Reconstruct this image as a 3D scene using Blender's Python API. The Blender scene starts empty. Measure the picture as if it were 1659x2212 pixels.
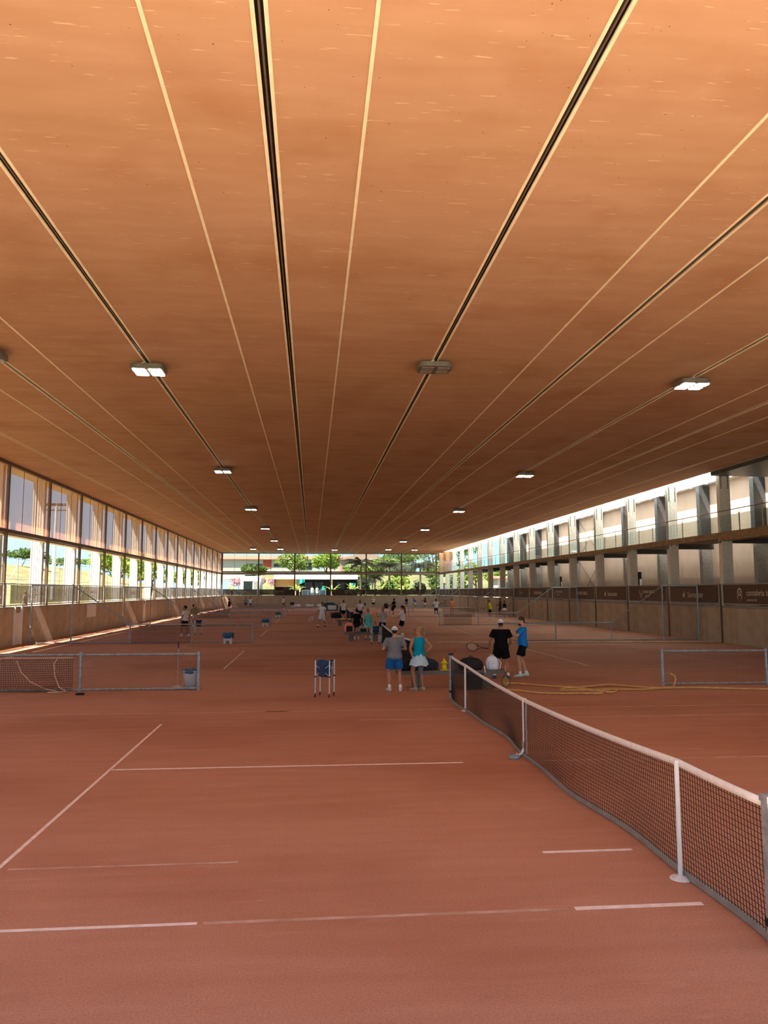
import bpy, math, random
from mathutils import Vector, Matrix, Quaternion
R = math.radians
random.seed(7)
S = bpy.context.scene
COL = S.collection

# ------------------------------------------------------------------ camera
cd = bpy.data.cameras.new('camera')
cam = bpy.data.objects.new('camera', cd); COL.objects.link(cam)
cam.location = (0, 0, 2.68)
cam.rotation_euler = (R(90 + 5.8814), 0, R(-5.3576))
cd.sensor_fit = 'VERTICAL'; cd.sensor_height = 36.0; cd.sensor_width = 27.0
cd.lens = 1660 / 2212 * 36.0
cd.clip_end = 1500; cd.clip_start = 0.05
S.camera = cam

# ------------------------------------------------------------------ sky, sun, exposure
SUN_DIR = Vector((0.42, 0.28, -1.0)).normalized()          # the way the light travels
W = bpy.data.worlds.new('sky'); S.world = W; W.use_nodes = True
wn = W.node_tree; wn.nodes.clear()
# clear sky: pale cyan at the horizon, deeper blue overhead
wtc = wn.nodes.new('ShaderNodeTexCoord'); wsp = wn.nodes.new('ShaderNodeSeparateXYZ'); wrp = wn.nodes.new('ShaderNodeValToRGB')
wrp.color_ramp.elements[0].position = 0.0; wrp.color_ramp.elements[0].color = (0.26, 0.41, 0.50, 1)
wrp.color_ramp.elements[1].position = 0.9; wrp.color_ramp.elements[1].color = (0.15, 0.28, 0.50, 1)
e = wrp.color_ramp.elements.new(0.25); e.color = (0.22, 0.37, 0.52, 1)
bg = wn.nodes.new('ShaderNodeBackground'); bg.inputs[1].default_value = 0.98
wo = wn.nodes.new('ShaderNodeOutputWorld')
wn.links.new(wtc.outputs['Generated'], wsp.inputs[0]); wn.links.new(wsp.outputs[2], wrp.inputs[0])
wn.links.new(wrp.outputs[0], bg.inputs[0]); wn.links.new(bg.outputs[0], wo.inputs[0])
sl = bpy.data.lights.new('sun_offscreen', 'SUN'); sl.energy = 8.0; sl.angle = R(0.53); sl.color = (1.0, 0.93, 0.82)
so = bpy.data.objects.new('sun_offscreen', sl); COL.objects.link(so)
so.rotation_euler = SUN_DIR.to_track_quat('-Z', 'Y').to_euler(); so.location = (-40, -30, 60)
LAMP = 16.0
vs = S.view_settings
S.display_settings.display_device = 'sRGB'
vs.view_transform = 'Standard'; vs.look = 'None'; vs.exposure = 1.62; vs.gamma = 1.0; vs.use_curve_mapping = False

# ------------------------------------------------------------------ materials
def lin(c):
    if isinstance(c, str):
        c = tuple(int(c[i:i+2], 16) / 255 for i in (0, 2, 4))
    return tuple((x / 12.92 if x <= 0.04045 else ((x + 0.055) / 1.055) ** 2.4) for x in c)
MATS = {}
def nodes_of(name):
    m = bpy.data.materials.new(name); m.use_nodes = True
    nt = m.node_tree; nt.nodes.clear()
    out = nt.nodes.new('ShaderNodeOutputMaterial')
    return m, nt, out
def N(nt, t, **kw):
    n = nt.nodes.new(t)
    for k, v in kw.items():
        if k.startswith('i_'):
            key = k[2:]
            n.inputs[int(key) if key.isdigit() else key].default_value = v
        else: setattr(n, k, v)
    return n
def noise_col(nt, c1, c2, scale, detail=4, stretch=(1, 1, 1), lo=0.35, hi=0.65):
    tc = N(nt, 'ShaderNodeTexCoord'); mp = N(nt, 'ShaderNodeMapping')
    mp.inputs['Scale'].default_value = stretch
    nz = N(nt, 'ShaderNodeTexNoise'); nz.inputs['Scale'].default_value = scale; nz.inputs['Detail'].default_value = detail
    rp = N(nt, 'ShaderNodeValToRGB')
    rp.color_ramp.elements[0].position = lo; rp.color_ramp.elements[1].position = hi
    rp.color_ramp.elements[0].color = (*c1, 1); rp.color_ramp.elements[1].color = (*c2, 1)
    L = nt.links.new
    L(tc.outputs['Object'], mp.inputs[0]); L(mp.outputs[0], nz.inputs['Vector']); L(nz.outputs['Fac'], rp.inputs[0])
    return rp.outputs[0], nz.outputs['Fac']
def mix(nt, fac, a, b, mode='MIX'):
    m = N(nt, 'ShaderNodeMix', data_type='RGBA', blend_type=mode)
    if isinstance(fac, float): m.inputs[0].default_value = fac
    else: nt.links.new(fac, m.inputs[0])
    for s, v in ((6, a), (7, b)):
        if isinstance(v, tuple): m.inputs[s].default_value = (*v[:3], 1)
        else: nt.links.new(v, m.inputs[s])
    return m.outputs[2]
def mat(name, c, rough=0.6, metal=0.0, var=0.12, scale=6.0, bump=0.0, stretch=(1, 1, 1), c2=None, spec=0.4):
    if name in MATS: return MATS[name]
    m, nt, out = nodes_of(name)
    a = lin(c); b2 = lin(c2) if c2 else tuple(min(1, x * (1 + var)) for x in a); a1 = a if c2 else tuple(x * (1 - var) for x in a)
    col, f = noise_col(nt, a1, b2, scale, 4, stretch)
    p = N(nt, 'ShaderNodeBsdfPrincipled'); p.inputs['Roughness'].default_value = rough; p.inputs['Metallic'].default_value = metal
    p.inputs['Specular IOR Level'].default_value = spec
    nt.links.new(col, p.inputs['Base Color'])
    if bump:
        b = N(nt, 'ShaderNodeBump'); b.inputs['Strength'].default_value = bump; b.inputs['Distance'].default_value = 0.01
        nt.links.new(f, b.inputs['Height']); nt.links.new(b.outputs[0], p.inputs['Normal'])
    nt.links.new(p.outputs[0], out.inputs[0]); MATS[name] = m
    return m
def mat_screen(name, c, clear, translucent=0.5, var=0.06, scale=3):
    """woven screen: part of the light goes straight through the holes, the cloth is translucent"""
    m, nt, out = nodes_of(name); a = lin(c)
    col, f = noise_col(nt, tuple(x * (1 - var) for x in a), tuple(x * (1 + var) for x in a), scale)
    d = N(nt, 'ShaderNodeBsdfDiffuse'); t = N(nt, 'ShaderNodeBsdfTranslucent'); tr = N(nt, 'ShaderNodeBsdfTransparent')
    nt.links.new(col, d.inputs[0]); nt.links.new(col, t.inputs[0])
    m1 = N(nt, 'ShaderNodeMixShader'); m1.inputs[0].default_value = translucent
    m2 = N(nt, 'ShaderNodeMixShader'); m2.inputs[0].default_value = clear
    nt.links.new(d.outputs[0], m1.inputs[1]); nt.links.new(t.outputs[0], m1.inputs[2])
    nt.links.new(m1.outputs[0], m2.inputs[1]); nt.links.new(tr.outputs[0], m2.inputs[2])
    nt.links.new(m2.outputs[0], out.inputs[0]); MATS[name] = m
    return m
def mat_glass(name, tint=(0.9, 0.95, 0.95), refl=0.06):
    m, nt, out = nodes_of(name)
    tr = N(nt, 'ShaderNodeBsdfTransparent'); tr.inputs[0].default_value = (*tint, 1)
    g = N(nt, 'ShaderNodeBsdfGlossy'); g.inputs['Roughness'].default_value = 0.02
    nz = N(nt, 'ShaderNodeTexNoise'); nz.inputs['Scale'].default_value = 0.6
    mm = N(nt, 'ShaderNodeMath', operation='MULTIPLY'); mm.inputs[1].default_value = refl * 2
    nt.links.new(nz.outputs['Fac'], mm.inputs[0])
    ms = N(nt, 'ShaderNodeMixShader'); nt.links.new(mm.outputs[0], ms.inputs[0])
    nt.links.new(tr.outputs[0], ms.inputs[1]); nt.links.new(g.outputs[0], ms.inputs[2])
    nt.links.new(ms.outputs[0], out.inputs[0]); MATS[name] = m
    return m
def mat_leaf(name, c, c2, trans=0.35, scale=1.5):
    m, nt, out = nodes_of(name)
    col, f = noise_col(nt, lin(c), lin(c2), scale, 3)
    d = N(nt, 'ShaderNodeBsdfPrincipled'); d.inputs['Roughness'].default_value = 0.65; d.inputs['Specular IOR Level'].default_value = 0.12; t = N(nt, 'ShaderNodeBsdfTranslucent')
    nt.links.new(col, d.inputs['Base Color']); nt.links.new(col, t.inputs[0])
    ms = N(nt, 'ShaderNodeMixShader'); ms.inputs[0].default_value = trans
    nt.links.new(d.outputs[0], ms.inputs[1]); nt.links.new(t.outputs[0], ms.inputs[2]); nt.links.new(ms.outputs[0], out.inputs[0])
    MATS[name] = m
    return m
def mat_emit(name, c, s):
    m, nt, out = nodes_of(name)
    e = N(nt, 'ShaderNodeEmission'); e.inputs[0].default_value = (*lin(c), 1); e.inputs[1].default_value = s
    nt.links.new(e.outputs[0], out.inputs[0]); MATS[name] = m
    return m
def mat_clay():
    m, nt, out = nodes_of('clay'); L = nt.links.new
    base, f1 = noise_col(nt, lin('bb8468'), lin('c79276'), 0.22, 6, (1, 1, 1), 0.3, 0.7)
    streak, f2 = noise_col(nt, lin('a87052'), lin('cc9a80'), 1.6, 6, (0.35, 2.6, 1), 0.25, 0.75)
    grit, f3 = noise_col(nt, lin('985e44'), lin('d6a288'), 55, 4, (1, 1, 1), 0.3, 0.75)
    c = mix(nt, 0.45, base, streak); c = mix(nt, 0.36, c, grit)
    # pale dry scuffs
    sc, f4 = noise_col(nt, (0, 0, 0), (1, 1, 1), 2.2, 5, (0.6, 3.0, 1), 0.62, 0.74)
    fm = N(nt, 'ShaderNodeMath', operation='MULTIPLY'); fm.inputs[1].default_value = 0.3
    L(sc, fm.inputs[0]); c = mix(nt, fm.outputs[0], c, lin('d8a88e'))
    # damp patches of their own shape, spread over the whole floor
    wb, wf = noise_col(nt, (0, 0, 0), (1, 1, 1), 0.2, 6, (0.7, 1.2, 1), 0.46, 0.62)
    c = mix(nt, wb, c, mix(nt, 1.0, c, (0.84, 0.76, 0.70), 'MULTIPLY'))
    p = N(nt, 'ShaderNodeBsdfPrincipled'); p.inputs['Roughness'].default_value = 0.85; p.inputs['Specular IOR Level'].default_value = 0.15
    L(c, p.inputs['Base Color'])
    ad = N(nt, 'ShaderNodeMath', operation='ADD'); L(f3, ad.inputs[0]); L(f2, ad.inputs[1])
    b = N(nt, 'ShaderNodeBump'); b.inputs['Strength'].default_value = 0.35; b.inputs['Distance'].default_value = 0.012
    L(ad.outputs[0], b.inputs['Height']); L(b.outputs[0], p.inputs['Normal']); L(p.outputs[0], out.inputs[0])
    MATS['clay'] = m; return m
def mat_ceiling():
    m, nt, out = nodes_of('ceiling_board'); L = nt.links.new
    base, f1 = noise_col(nt, lin('b98e6a'), lin('c69c7a'), 0.5, 5, (1, 1, 1), 0.3, 0.7)
    st, f2 = noise_col(nt, lin('b07c54'), lin('d4a682'), 1.1, 5, (0.5, 2.4, 1), 0.2, 0.8)
    c = mix(nt, 0.4, base, st)
    cl, f5 = noise_col(nt, (0, 0, 0), (1, 1, 1), 0.45, 8, (1, 1, 1), 0.52, 0.72)
    fm0 = N(nt, 'ShaderNodeMath', operation='MULTIPLY'); fm0.inputs[1].default_value = 0.35; L(cl, fm0.inputs[0])
    c = mix(nt, fm0.outputs[0], c, lin('9c5c2c'))
    # short pale scrapes left by balls, mostly across the hall
    sc, f3 = noise_col(nt, (0, 0, 0), (1, 1, 1), 2.6, 2, (0.9, 10.0, 1), 0.69, 0.72)
    fm = N(nt, 'ShaderNodeMath', operation='MULTIPLY'); fm.inputs[1].default_value = 0.45
    L(sc, fm.inputs[0]); c = mix(nt, fm.outputs[0], c, lin('f0d2ac'))
    dk, f4 = noise_col(nt, (0, 0, 0), (1, 1, 1), 19.0, 1, (1, 1, 1), 0.775, 0.785)
    c = mix(nt, dk, c, lin('5a3418'))
    p = N(nt, 'ShaderNodeBsdfPrincipled'); p.inputs['Roughness'].default_value = 0.75; p.inputs['Specular IOR Level'].default_value = 0.2
    L(c, p.inputs['Base Color']); L(p.outputs[0], out.inputs[0]); MATS['ceiling_board'] = m; return m
def mat_concrete(name, c1, c2, dirt):
    m, nt, out = nodes_of(name); L = nt.links.new
    base, f1 = noise_col(nt, lin(c1), lin(c2), 1.3, 6, (1, 1, 1), 0.3, 0.7)
    st, f2 = noise_col(nt, (0, 0, 0), (1, 1, 1), 1.8, 5, (1.6, 1.6, 0.4), 0.5, 0.75)
    fm = N(nt, 'ShaderNodeMath', operation='MULTIPLY'); fm.inputs[1].default_value = 0.45; L(st, fm.inputs[0])
    c = mix(nt, fm.outputs[0], base, lin(dirt))
    p = N(nt, 'ShaderNodeBsdfPrincipled'); p.inputs['Roughness'].default_value = 0.85; p.inputs['Specular IOR Level'].default_value = 0.2
    L(c, p.inputs['Base Color'])
    b = N(nt, 'ShaderNodeBump'); b.inputs['Strength'].default_value = 0.2; b.inputs['Distance'].default_value = 0.01
    L(f1, b.inputs['Height']); L(b.outputs[0], p.inputs['Normal']); L(p.outputs[0], out.inputs[0]); MATS[name] = m; return m
mat_clay(); mat_ceiling()
mat_concrete('concrete', 'b2a088', 'c2b098', '9a8060')
mat('coping', '8d8a84', 0.6)
mat('joint_cream', 'f6e2bc', 0.6, var=0.08, scale=3)
mat('track_dark', '3a2c22', 0.55)
mat('track_metal', '8a7a66', 0.4, 0.6)
mat('steel_brown', '6b5546', 0.5, 0.3)
mat('steel_grey', 'aaa8a2', 0.45, 0.35)
mat('galvanised', 'b4b4ae', 0.42, 0.45, var=0.2, scale=9)
mat('column_cream', 'ded8cb', 0.5, 0.1, var=0.06)
mat('white_paint', 'eeeae2', 0.55, var=0.04)
mat('canopy_cream', 'f0d9b8', 0.6, var=0.05)
mat('column_dark', '4a4a4a', 0.5, 0.2)
mat('gallery_tan', '9a7a55', 0.6, var=0.2, scale=4)
mat('gallery_deck', '8b7d6a', 0.7)
mat('wall_cream', 'cbb09a', 0.8, var=0.05, scale=1)
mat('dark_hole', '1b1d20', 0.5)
mat('black', '151517', 0.6, var=0.2)
mat('black_rubber', '222224', 0.7)
mat('net_cord', '1d1c1c', 0.8)
mat('old_net', '46322a', 0.85, var=0.2)
mat('rope', 'd6b695', 0.8)
mat('white_tape', 'f2ece6', 0.55, var=0.05, scale=14)
mat('white_stick', 'e6e2da', 0.45, var=0.05)
mat('fence_steel', '9aa6ac', 0.42, 0.4, var=0.25, scale=14)
mat('fence_wire', '8a7060', 0.6, 0.2)
mat('line_faded', 'b8886e', 0.85, var=0.2, scale=3, c2='d2aa94')
mat('line_white', 'f2dacc', 0.8, var=0.1, scale=9)
mat('lamp_body', '6f6a5e', 0.5, 0.3)
mat('lamp_off', '8b8272', 0.3)
mat_emit('lamp_on', 'fff6e6', LAMP)
mat('wood_bench', '77624c', 0.6, var=0.25, scale=5, stretch=(0.6, 8, 8))
mat('bench_steel', '6a675f', 0.5, 0.3)
mat('navy', '1d4468', 0.75); mat('blue_bag', '2f5f86', 0.7); mat('alu', 'd8dade', 0.35, 0.5, var=0.05)
mat('yellow_plastic', 'e8cf1e', 0.45, var=0.06); mat('hose_yellow', 'd0a462', 0.5, var=0.12)
mat('pipe_cream', 'd9c09a', 0.6)
mat('bin_white', 'cfd3d6', 0.5, var=0.05)
mat('tape_grey', '8d9aa2', 0.5)
mat('sack_white', 'dcdcdc', 0.7, var=0.08)
mat('ball_yellow', 'd9e070', 0.8); mat('green_plastic', '3f8f3a', 0.6)
mat('bag_black', '17171a', 0.7); mat('bag_navy', '22344f', 0.7); mat('bag_pink', 'e88a7c', 0.7, var=0.25, scale=9); mat('bag_grey', '8e8a86', 0.7)
mat('bag_teal', '2c4a4c', 0.7); mat('bag_white', 'd6e2ee', 0.6); mat('tote_cream', 'dcd2bd', 0.8)
mat('grip', 'c9a98c', 0.7); mat('racket_black', '1c1c1e', 0.4); mat('racket_olive', '8a8a3a', 0.5); mat('racket_yellow', 'd2c132', 0.45)
mat_screen('screen_brown', 'bc8258', 0.48, 0.5)
mat_screen('banner_left', '604c3e', 0.4, 0.3)
mat_screen('banner_far', '604c3e', 0.2, 0.3)
mat('banner_right', '604c3e', 0.75, var=0.08); mat('print_pale', 'c9bcab', 0.7, var=0.04); mat('print_faint', 'a8917c', 0.7, var=0.04)
mat_screen('print_left', 'd3b79c', 0.3, 0.4)
mat_screen('roof_translucent', 'eef4f2', 0.2, 0.9, var=0.05)
mat_glass('glass')
mat('grass_dry', '5e5632', 0.9, c2='7a7040', scale=0.3); mat('ground_pale', 'd6cab4', 0.9, scale=0.5)
mat('grass_green', '4c5030', 0.9, c2='646038', scale=0.25)
mat_leaf('leaf_light', '5f7230', '8a9848'); mat_leaf('leaf_mid', '42582c', '6a7c40'); mat_leaf('leaf_dark', '24382a', '3c5036')
mat_leaf('leaf_bright', '6c8a2c', '98a84a', 0.45); mat_leaf('leaf_pink', 'a8747c', 'c49a9c', 0.3); mat_leaf('leaf_palm', '1c1f12', '35361f', 0.12); mat_leaf('leaf_banana', '5c7a36', '98a058', 0.4)
mat('bark', '6f5a44', 0.9, var=0.25); mat('roof_tile', '96604a', 0.8, var=0.15, scale=3); mat('house_white', 'b8b0a2', 0.8, var=0.04); mat('house_pink', 'a88a78', 0.8)
mat('red_panel', 'b5452c', 0.6); mat('teal_cloth', '1f9a8c', 0.7); mat('kiosk_white', 'b8c0bc', 0.4); mat('wood_pale', 'b08a5c', 0.7, stretch=(6, 6, 0.5)); mat('glass_dark', '26302e', 0.15)
mat('hair_dark', '1e1613', 0.6); mat('hair_brown', '3d2819', 0.6); mat('hair_blond', '86704e', 0.6, var=0.3, scale=20); mat('lips', '8a4a42', 0.6); mat('eye_dark', '17120f', 0.3)
SK = {'light': mat('skin_light', 'c99a7e', 0.6, var=0.06), 'tan': mat('skin_tan', 'a87256', 0.6, var=0.06), 'dark': mat('skin_dark', '6b4432', 0.6, var=0.06), 'mid': mat('skin_mid', 'b58366', 0.6, var=0.06)}
def cloth(c, name=None): return mat(name or 'cloth_' + c, c, 0.85, var=0.1, scale=8, bump=0.15, spec=0.1)
M = MATS

# ------------------------------------------------------------------ mesh helpers
class MB:
    def __init__(s): s.v = []; s.f = []
    def add(s, vs, fs):
        o = len(s.v); s.v += [tuple(v) for v in vs]; s.f += [tuple(i + o for i in f) for f in fs]; return s
    def box(s, x0, x1, y0, y1, z0, z1):
        return s.add([(x0,y0,z0),(x1,y0,z0),(x1,y1,z0),(x0,y1,z0),(x0,y0,z1),(x1,y0,z1),(x1,y1,z1),(x0,y1,z1)],
                     [(3,2,1,0),(4,5,6,7),(0,1,5,4),(1,2,6,5),(2,3,7,6),(3,0,4,7)])
    def tube(s, pts, r, n=8, closed=False, up=None):
        pts = [Vector(p) for p in pts]; k = len(pts)
        rs = r if isinstance(r, (list, tuple)) else [r] * k
        vs = []; prev = None
        for i, p in enumerate(pts):
            a = pts[(i - 1) % k] if (closed or i > 0) else p; b = pts[(i + 1) % k] if (closed or i < k - 1) else p
            t = (b - a); t = t.normalized() if t.length > 1e-9 else Vector((0, 0, 1))
            if prev is None:
                ref = Vector(up) if up else (Vector((0, 0, 1)) if abs(t.z) < 0.9 else Vector((0, 1, 0)))
                x = ref.cross(t).normalized()
            else:
                x = (prev - t * prev.dot(t)); x = x.normalized() if x.length > 1e-9 else Vector((1, 0, 0))
            prev = x; y = t.cross(x)
            rr = rs[i]; rx, ry = rr if isinstance(rr, (list, tuple)) else (rr, rr)
            for j in range(n):
                th = 2 * math.pi * j / n; vs.append(p + x * (rx * math.cos(th)) + y * (ry * math.sin(th)))
        fs = []
        for i in range(k if closed else k - 1):
            i2 = (i + 1) % k
            for j in range(n):
                j2 = (j + 1) % n; fs.append((i*n+j, i*n+j2, i2*n+j2, i2*n+j))
        if not closed: fs += [tuple(reversed(range(n))), tuple((k-1)*n + j for j in range(n))]
        return s.add(vs, fs)
    def loft(s, rings, cap=True):
        n = len(rings[0]); vs = [p for r in rings for p in r]; fs = []
        for i in range(len(rings) - 1):
            for j in range(n):
                j2 = (j + 1) % n; fs.append((i*n+j, i*n+j2, (i+1)*n+j2, (i+1)*n+j))
        if cap: fs += [tuple(reversed(range(n))), tuple((len(rings)-1)*n + j for j in range(n))]
        return s.add(vs, fs)
    def ell(s, c, r, nu=12, nv=8, m=None):
        vs = []; c = Vector(c)
        rings = []
        for i in range(nv + 1):
            ph = -math.pi / 2 + math.pi * (0.02 + 0.96 * i / nv)
            ring = []
            for j in range(nu):
                th = 2 * math.pi * j / nu
                q = Vector((r[0] * math.cos(ph) * math.cos(th), r[1] * math.cos(ph) * math.sin(th), r[2] * math.sin(ph)))
                ring.append(c + (m @ q if m else q))
            rings.append(ring)
        return s.loft(rings)
    def lathe(s, prof, n=20, c=(0, 0, 0), cap=True):
        return s.loft([[(c[0] + r * math.cos(2*math.pi*j/n), c[1] + r * math.sin(2*math.pi*j/n), c[2] + z) for j in range(n)] for r, z in prof], cap)
    def rbag(s, c, h):
        rings = []
        for z, k in ((-1, .82), (-.9, .96), (-.55, 1.04), (-.1, 1.03), (.3, .95), (.62, .8), (.86, .55), (.97, .3), (1, .1)):
            rings.append([(c[0] + h[0] * k * math.copysign(abs(math.cos(6.2832*j/24)) ** .7, math.cos(6.2832*j/24)) * (1 + .03 * math.sin(j * 1.7 + z * 4)), c[1] + h[1] * k * math.copysign(abs(math.sin(6.2832*j/24)) ** .7, math.sin(6.2832*j/24)) * (1 + .03 * math.cos(j * 2.1 + z * 3)), c[2] + h[2] * z) for j in range(24)])
        return s.loft(rings)
    def rbox(s, c, h, rad, n=6, m=None, squash=0.0):
        """rounded box (superellipsoid-like loft along z)"""
        rings = []; c = Vector(c)
        for z, k in ((-1, 0.80), (-0.93, 0.93), (-0.8, 1), (0, 1.0 + squash), (0.8, 1 - squash*0.3), (0.93, 0.92 - squash*0.3), (1, 0.78 - squash*0.3)):
            ring = []
            for j in range(24):
                th = 2 * math.pi * j / 24; e = 0.45
                x = math.copysign(abs(math.cos(th)) ** e, math.cos(th)); y = math.copysign(abs(math.sin(th)) ** e, math.sin(th))
                q = Vector((x * h[0] * k, y * h[1] * k, z * h[2])); ring.append(c + (m @ q if m else q))
            rings.append(ring)
        return s.loft(rings)
    def mesh(s, name, smooth=False):
        me = bpy.data.meshes.new(name); me.from_pydata(s.v, [], s.f); me.update()
        if smooth: me.polygons.foreach_set('use_smooth', [True] * len(me.polygons))
        return me
    def build(s, name, m, parent=None, smooth=False, loc=None, kind=None):
        me = s.mesh(name, smooth); me.materials.append(M[m] if isinstance(m, str) else m)
        o = bpy.data.objects.new(name, me); COL.objects.link(o)
        if parent: o.parent = parent
        if loc: o.location = loc
        if kind: o['kind'] = kind
        return o
def inst(me, name, parent=None, loc=(0, 0, 0), rot=None, kind=None):
    o = bpy.data.objects.new(name, me); COL.objects.link(o)
    if parent: o.parent = parent
    o.location = loc
    if rot: o.rotation_euler = rot
    if kind: o['kind'] = kind
    return o
def tag(o, label, cat, group=None):
    o['label'] = label; o['category'] = cat
    if group: o['group'] = group
    return o
def thing(name, label, cat, loc=(0, 0, 0), rz=0, group=None):
    o = bpy.data.objects.new(name, None); COL.objects.link(o); o.location = loc; o.rotation_euler = (0, 0, R(rz)); o.empty_display_size = 0.2
    return tag(o, label, cat, group)
def struct(name, label=None):
    o = bpy.data.objects.new(name, None); COL.objects.link(o); o['kind'] = 'structure'
    if label: o['label'] = label
    return o
def copy_tree(o, parent=None):
    c = o.copy(); COL.objects.link(c); c.parent = parent
    for ch in list(o.children): copy_tree(ch, c)
    return c
def mm(name, m):
    """mesh with a material, for shared use"""
    def f(mb, smooth=False):
        me = mb.mesh(name, smooth); me.materials.append(M[m] if isinstance(m, str) else m); return me
    return f
def text_mesh(s, size, m, bold=0.0):
    cu = bpy.data.curves.new('txt', 'FONT'); cu.body = s; cu.size = size; cu.align_x = 'CENTER'; cu.align_y = 'CENTER'; cu.extrude = 0.002; cu.offset = bold
    cu.resolution_u = 2
    ob = bpy.data.objects.new('txt', cu); COL.objects.link(ob)
    dg = bpy.context.evaluated_depsgraph_get()
    me = bpy.data.meshes.new_from_object(ob.evaluated_get(dg)); bpy.data.objects.remove(ob)
    me.materials.clear(); me.materials.append(M[m]); return me

# ------------------------------------------------------------------ the hall
PITCH = 5.98
YK = [38.7 + PITCH * k for k in range(-7, 16)]
Y0, Y1 = YK[0], YK[-1]            # -3.2 .. 128.4
XL, XR, ZC = -14.75, 21.4, 8.95
GZ = 1.75                         # ground level outside

# floor
fl = struct('floor', 'red clay floor of the hall')
MB().box(XL - 0.1, XR + 0.1, 2.6, Y1, -0.3, 0.0).build('clay_surface', 'clay', fl)
def line(x0, x1, y0, y1, m='line_faded'):
    MB().box(x0, x1, y0, y1, -0.01, 0.004).build('court_line', m, fl)
NETX = 3.5
COURTS = [12.25 + 19.3 * k for k in range(6)]
for k, yc in enumerate(COURTS):
    w = 0.045
    for sx in (-6.5, 6.5):
        line(NETX + sx - w/2, NETX + sx + w/2, yc - 4.15, yc + 4.0, 'line_white')
    if k == 0:
        line(-3.0, 2.4, yc - 0.025, yc + 0.025, 'line_white'); line(NETX + 0.2, NETX + 6.5, yc - .025, yc + .025)
        line(-2.9, -0.9, yc - 5.62, yc - 5.58, 'line_white'); line(-0.85, 2.2, yc - 5.62, yc - 5.58); line(2.25, 3.38, yc - 5.63, yc - 5.57, 'line_white')
        line(2.4, 3.35, yc - 4.22, yc - 4.17, 'line_white'); line(-2.9, -0.7, yc - 4.21, yc - 4.18)
        line(1.0, 3.3, yc + 4.15, yc + 4.19); line(-1, 3.3, yc + 5.45, yc + 5.49)
        line(5.0, 15, yc + 5.45, yc + 5.49); line(5.0, 15, yc + 4.1, yc + 4.14); line(-8, -0.5, yc + 5.45, yc + 5.49)
    else:
        line(-3, NETX - .2, yc - .02, yc + .02); line(NETX + .2, 10, yc - .02, yc + .02)
        for s in (-5.5, -4.12, 4.12, 5.5):
            line(-8.4, NETX - .2, yc + s - .02, yc + s + .02); line(NETX + .2, 15.4, yc + s - .02, yc + s + .02)
    for sx in (-11.9, 11.9):
        line(NETX + sx - .03, NETX + sx + .03, yc - 5.5, yc + 5.5)

# ceiling
ce = struct('ceiling', 'sand-orange board ceiling with pale joints and dark tracks')
D = [3.3 + 3.925 * n for n in range(-4, 5)]
THIN = [D[i] + s * 1.28 for i in (1, 3, 5, 7) for s in (-1, 1)]
edges = sorted([XL - 0.1] + D + THIN + [20.9])
YR = 2.1                          # the roof starts here, the near end of the hall is open
ysegs = [YR, YK[8], YK[15], Y1]
for a, b in zip(ysegs[:-1], ysegs[1:]):
    for x0, x1 in zip(edges[:-1], edges[1:]):
        g0 = 0.075 if x0 in D[1:-1] else 0.012; g1 = 0.075 if x1 in D[1:-1] else 0.012
        MB().box(x0 + g0, x1 - g1, a + 0.02, b - 0.02, ZC, ZC + 0.05).build('ceiling_panel', 'ceiling_board', ce)
MB().box(XL - 1.22, 20.95, YR, Y1 + 0.6, ZC + 0.09, ZC + 0.45).build('roof_slab', 'track_dark', ce)
for x in D[1:-1]:
    for s in (-1, 1):
        MB().box(x + s * 0.075 - 0.024, x + s * 0.075 + 0.024, ysegs[0], Y1, ZC - 0.012, ZC + 0.02).build('joint_strip', 'joint_cream', ce)
    MB().box(x - 0.012, x + 0.012, ysegs[0], Y1, ZC + 0.0, ZC + 0.09).build('track_rail', 'track_metal', ce)
for x in THIN:
    MB().box(x - 0.024, x + 0.024, ysegs[0], Y1, ZC - 0.012, ZC + 0.02).build('joint_strip', 'joint_cream', ce)
for x in (D[0], D[-1]):
    for s in (-0.07, 0.07):
        MB().box(x + s - 0.022, x + s + 0.022, ysegs[0], Y1, ZC - 0.012, ZC + 0.02).build('joint_strip', 'joint_cream', ce)
for y in ysegs[1:3]:
    MB().box(XL, 20.9, y - 0.04, y + 0.04, ZC - 0.008, ZC + 0.02).build('joint_strip', 'ceiling_board', ce)

# left wall -------------------------------------------------------------
wl = struct('wall_left', 'low concrete wall with open bays and brown woven screens above')
MB().box(XL - 0.24, XL - 0.015, Y0, Y1, -0.1, 1.86).build('wall_core', 'concrete', wl)
pw = PITCH / 2 - 0.014
pm = mm('concrete_panel', 'concrete')(MB().box(0, 0.03, 0, pw, 0, 0.915))
for i in range(len(YK) - 1):
    for h in (0, 1):
        for z in (0.0, 0.93):
            inst(pm, 'concrete_panel', wl, (XL - 0.03, YK[i] + h * PITCH / 2 + 0.007, z))
MB().box(XL - 0.3, XL + 0.02, Y0, Y1, 1.86, 1.9).build('wall_coping', 'coping', wl)
MB().box(XL - 0.12, XL + 0.08, Y0, Y1, 5.5, 5.68).build('transom_beam', 'steel_brown', wl)
MB().box(XL - 0.12, XL + 0.08, Y0, Y1, ZC - 0.14, ZC).build('head_rail', 'steel_brown', wl)
MB().box(XL - 0.58, XL - 0.12, Y0, Y1, 5.42, 5.54).build('canopy_shelf', 'canopy_cream', wl)
MB().box(XL - 1.22, XL - 0.12, YR, Y1, ZC - 0.05, ZC + 0.08).build('eaves_soffit', 'canopy_cream', wl)
post = mm('wall_post', 'steel_brown')(MB().box(-0.07, 0.07, -0.07, 0.07, 1.9, ZC))
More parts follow.
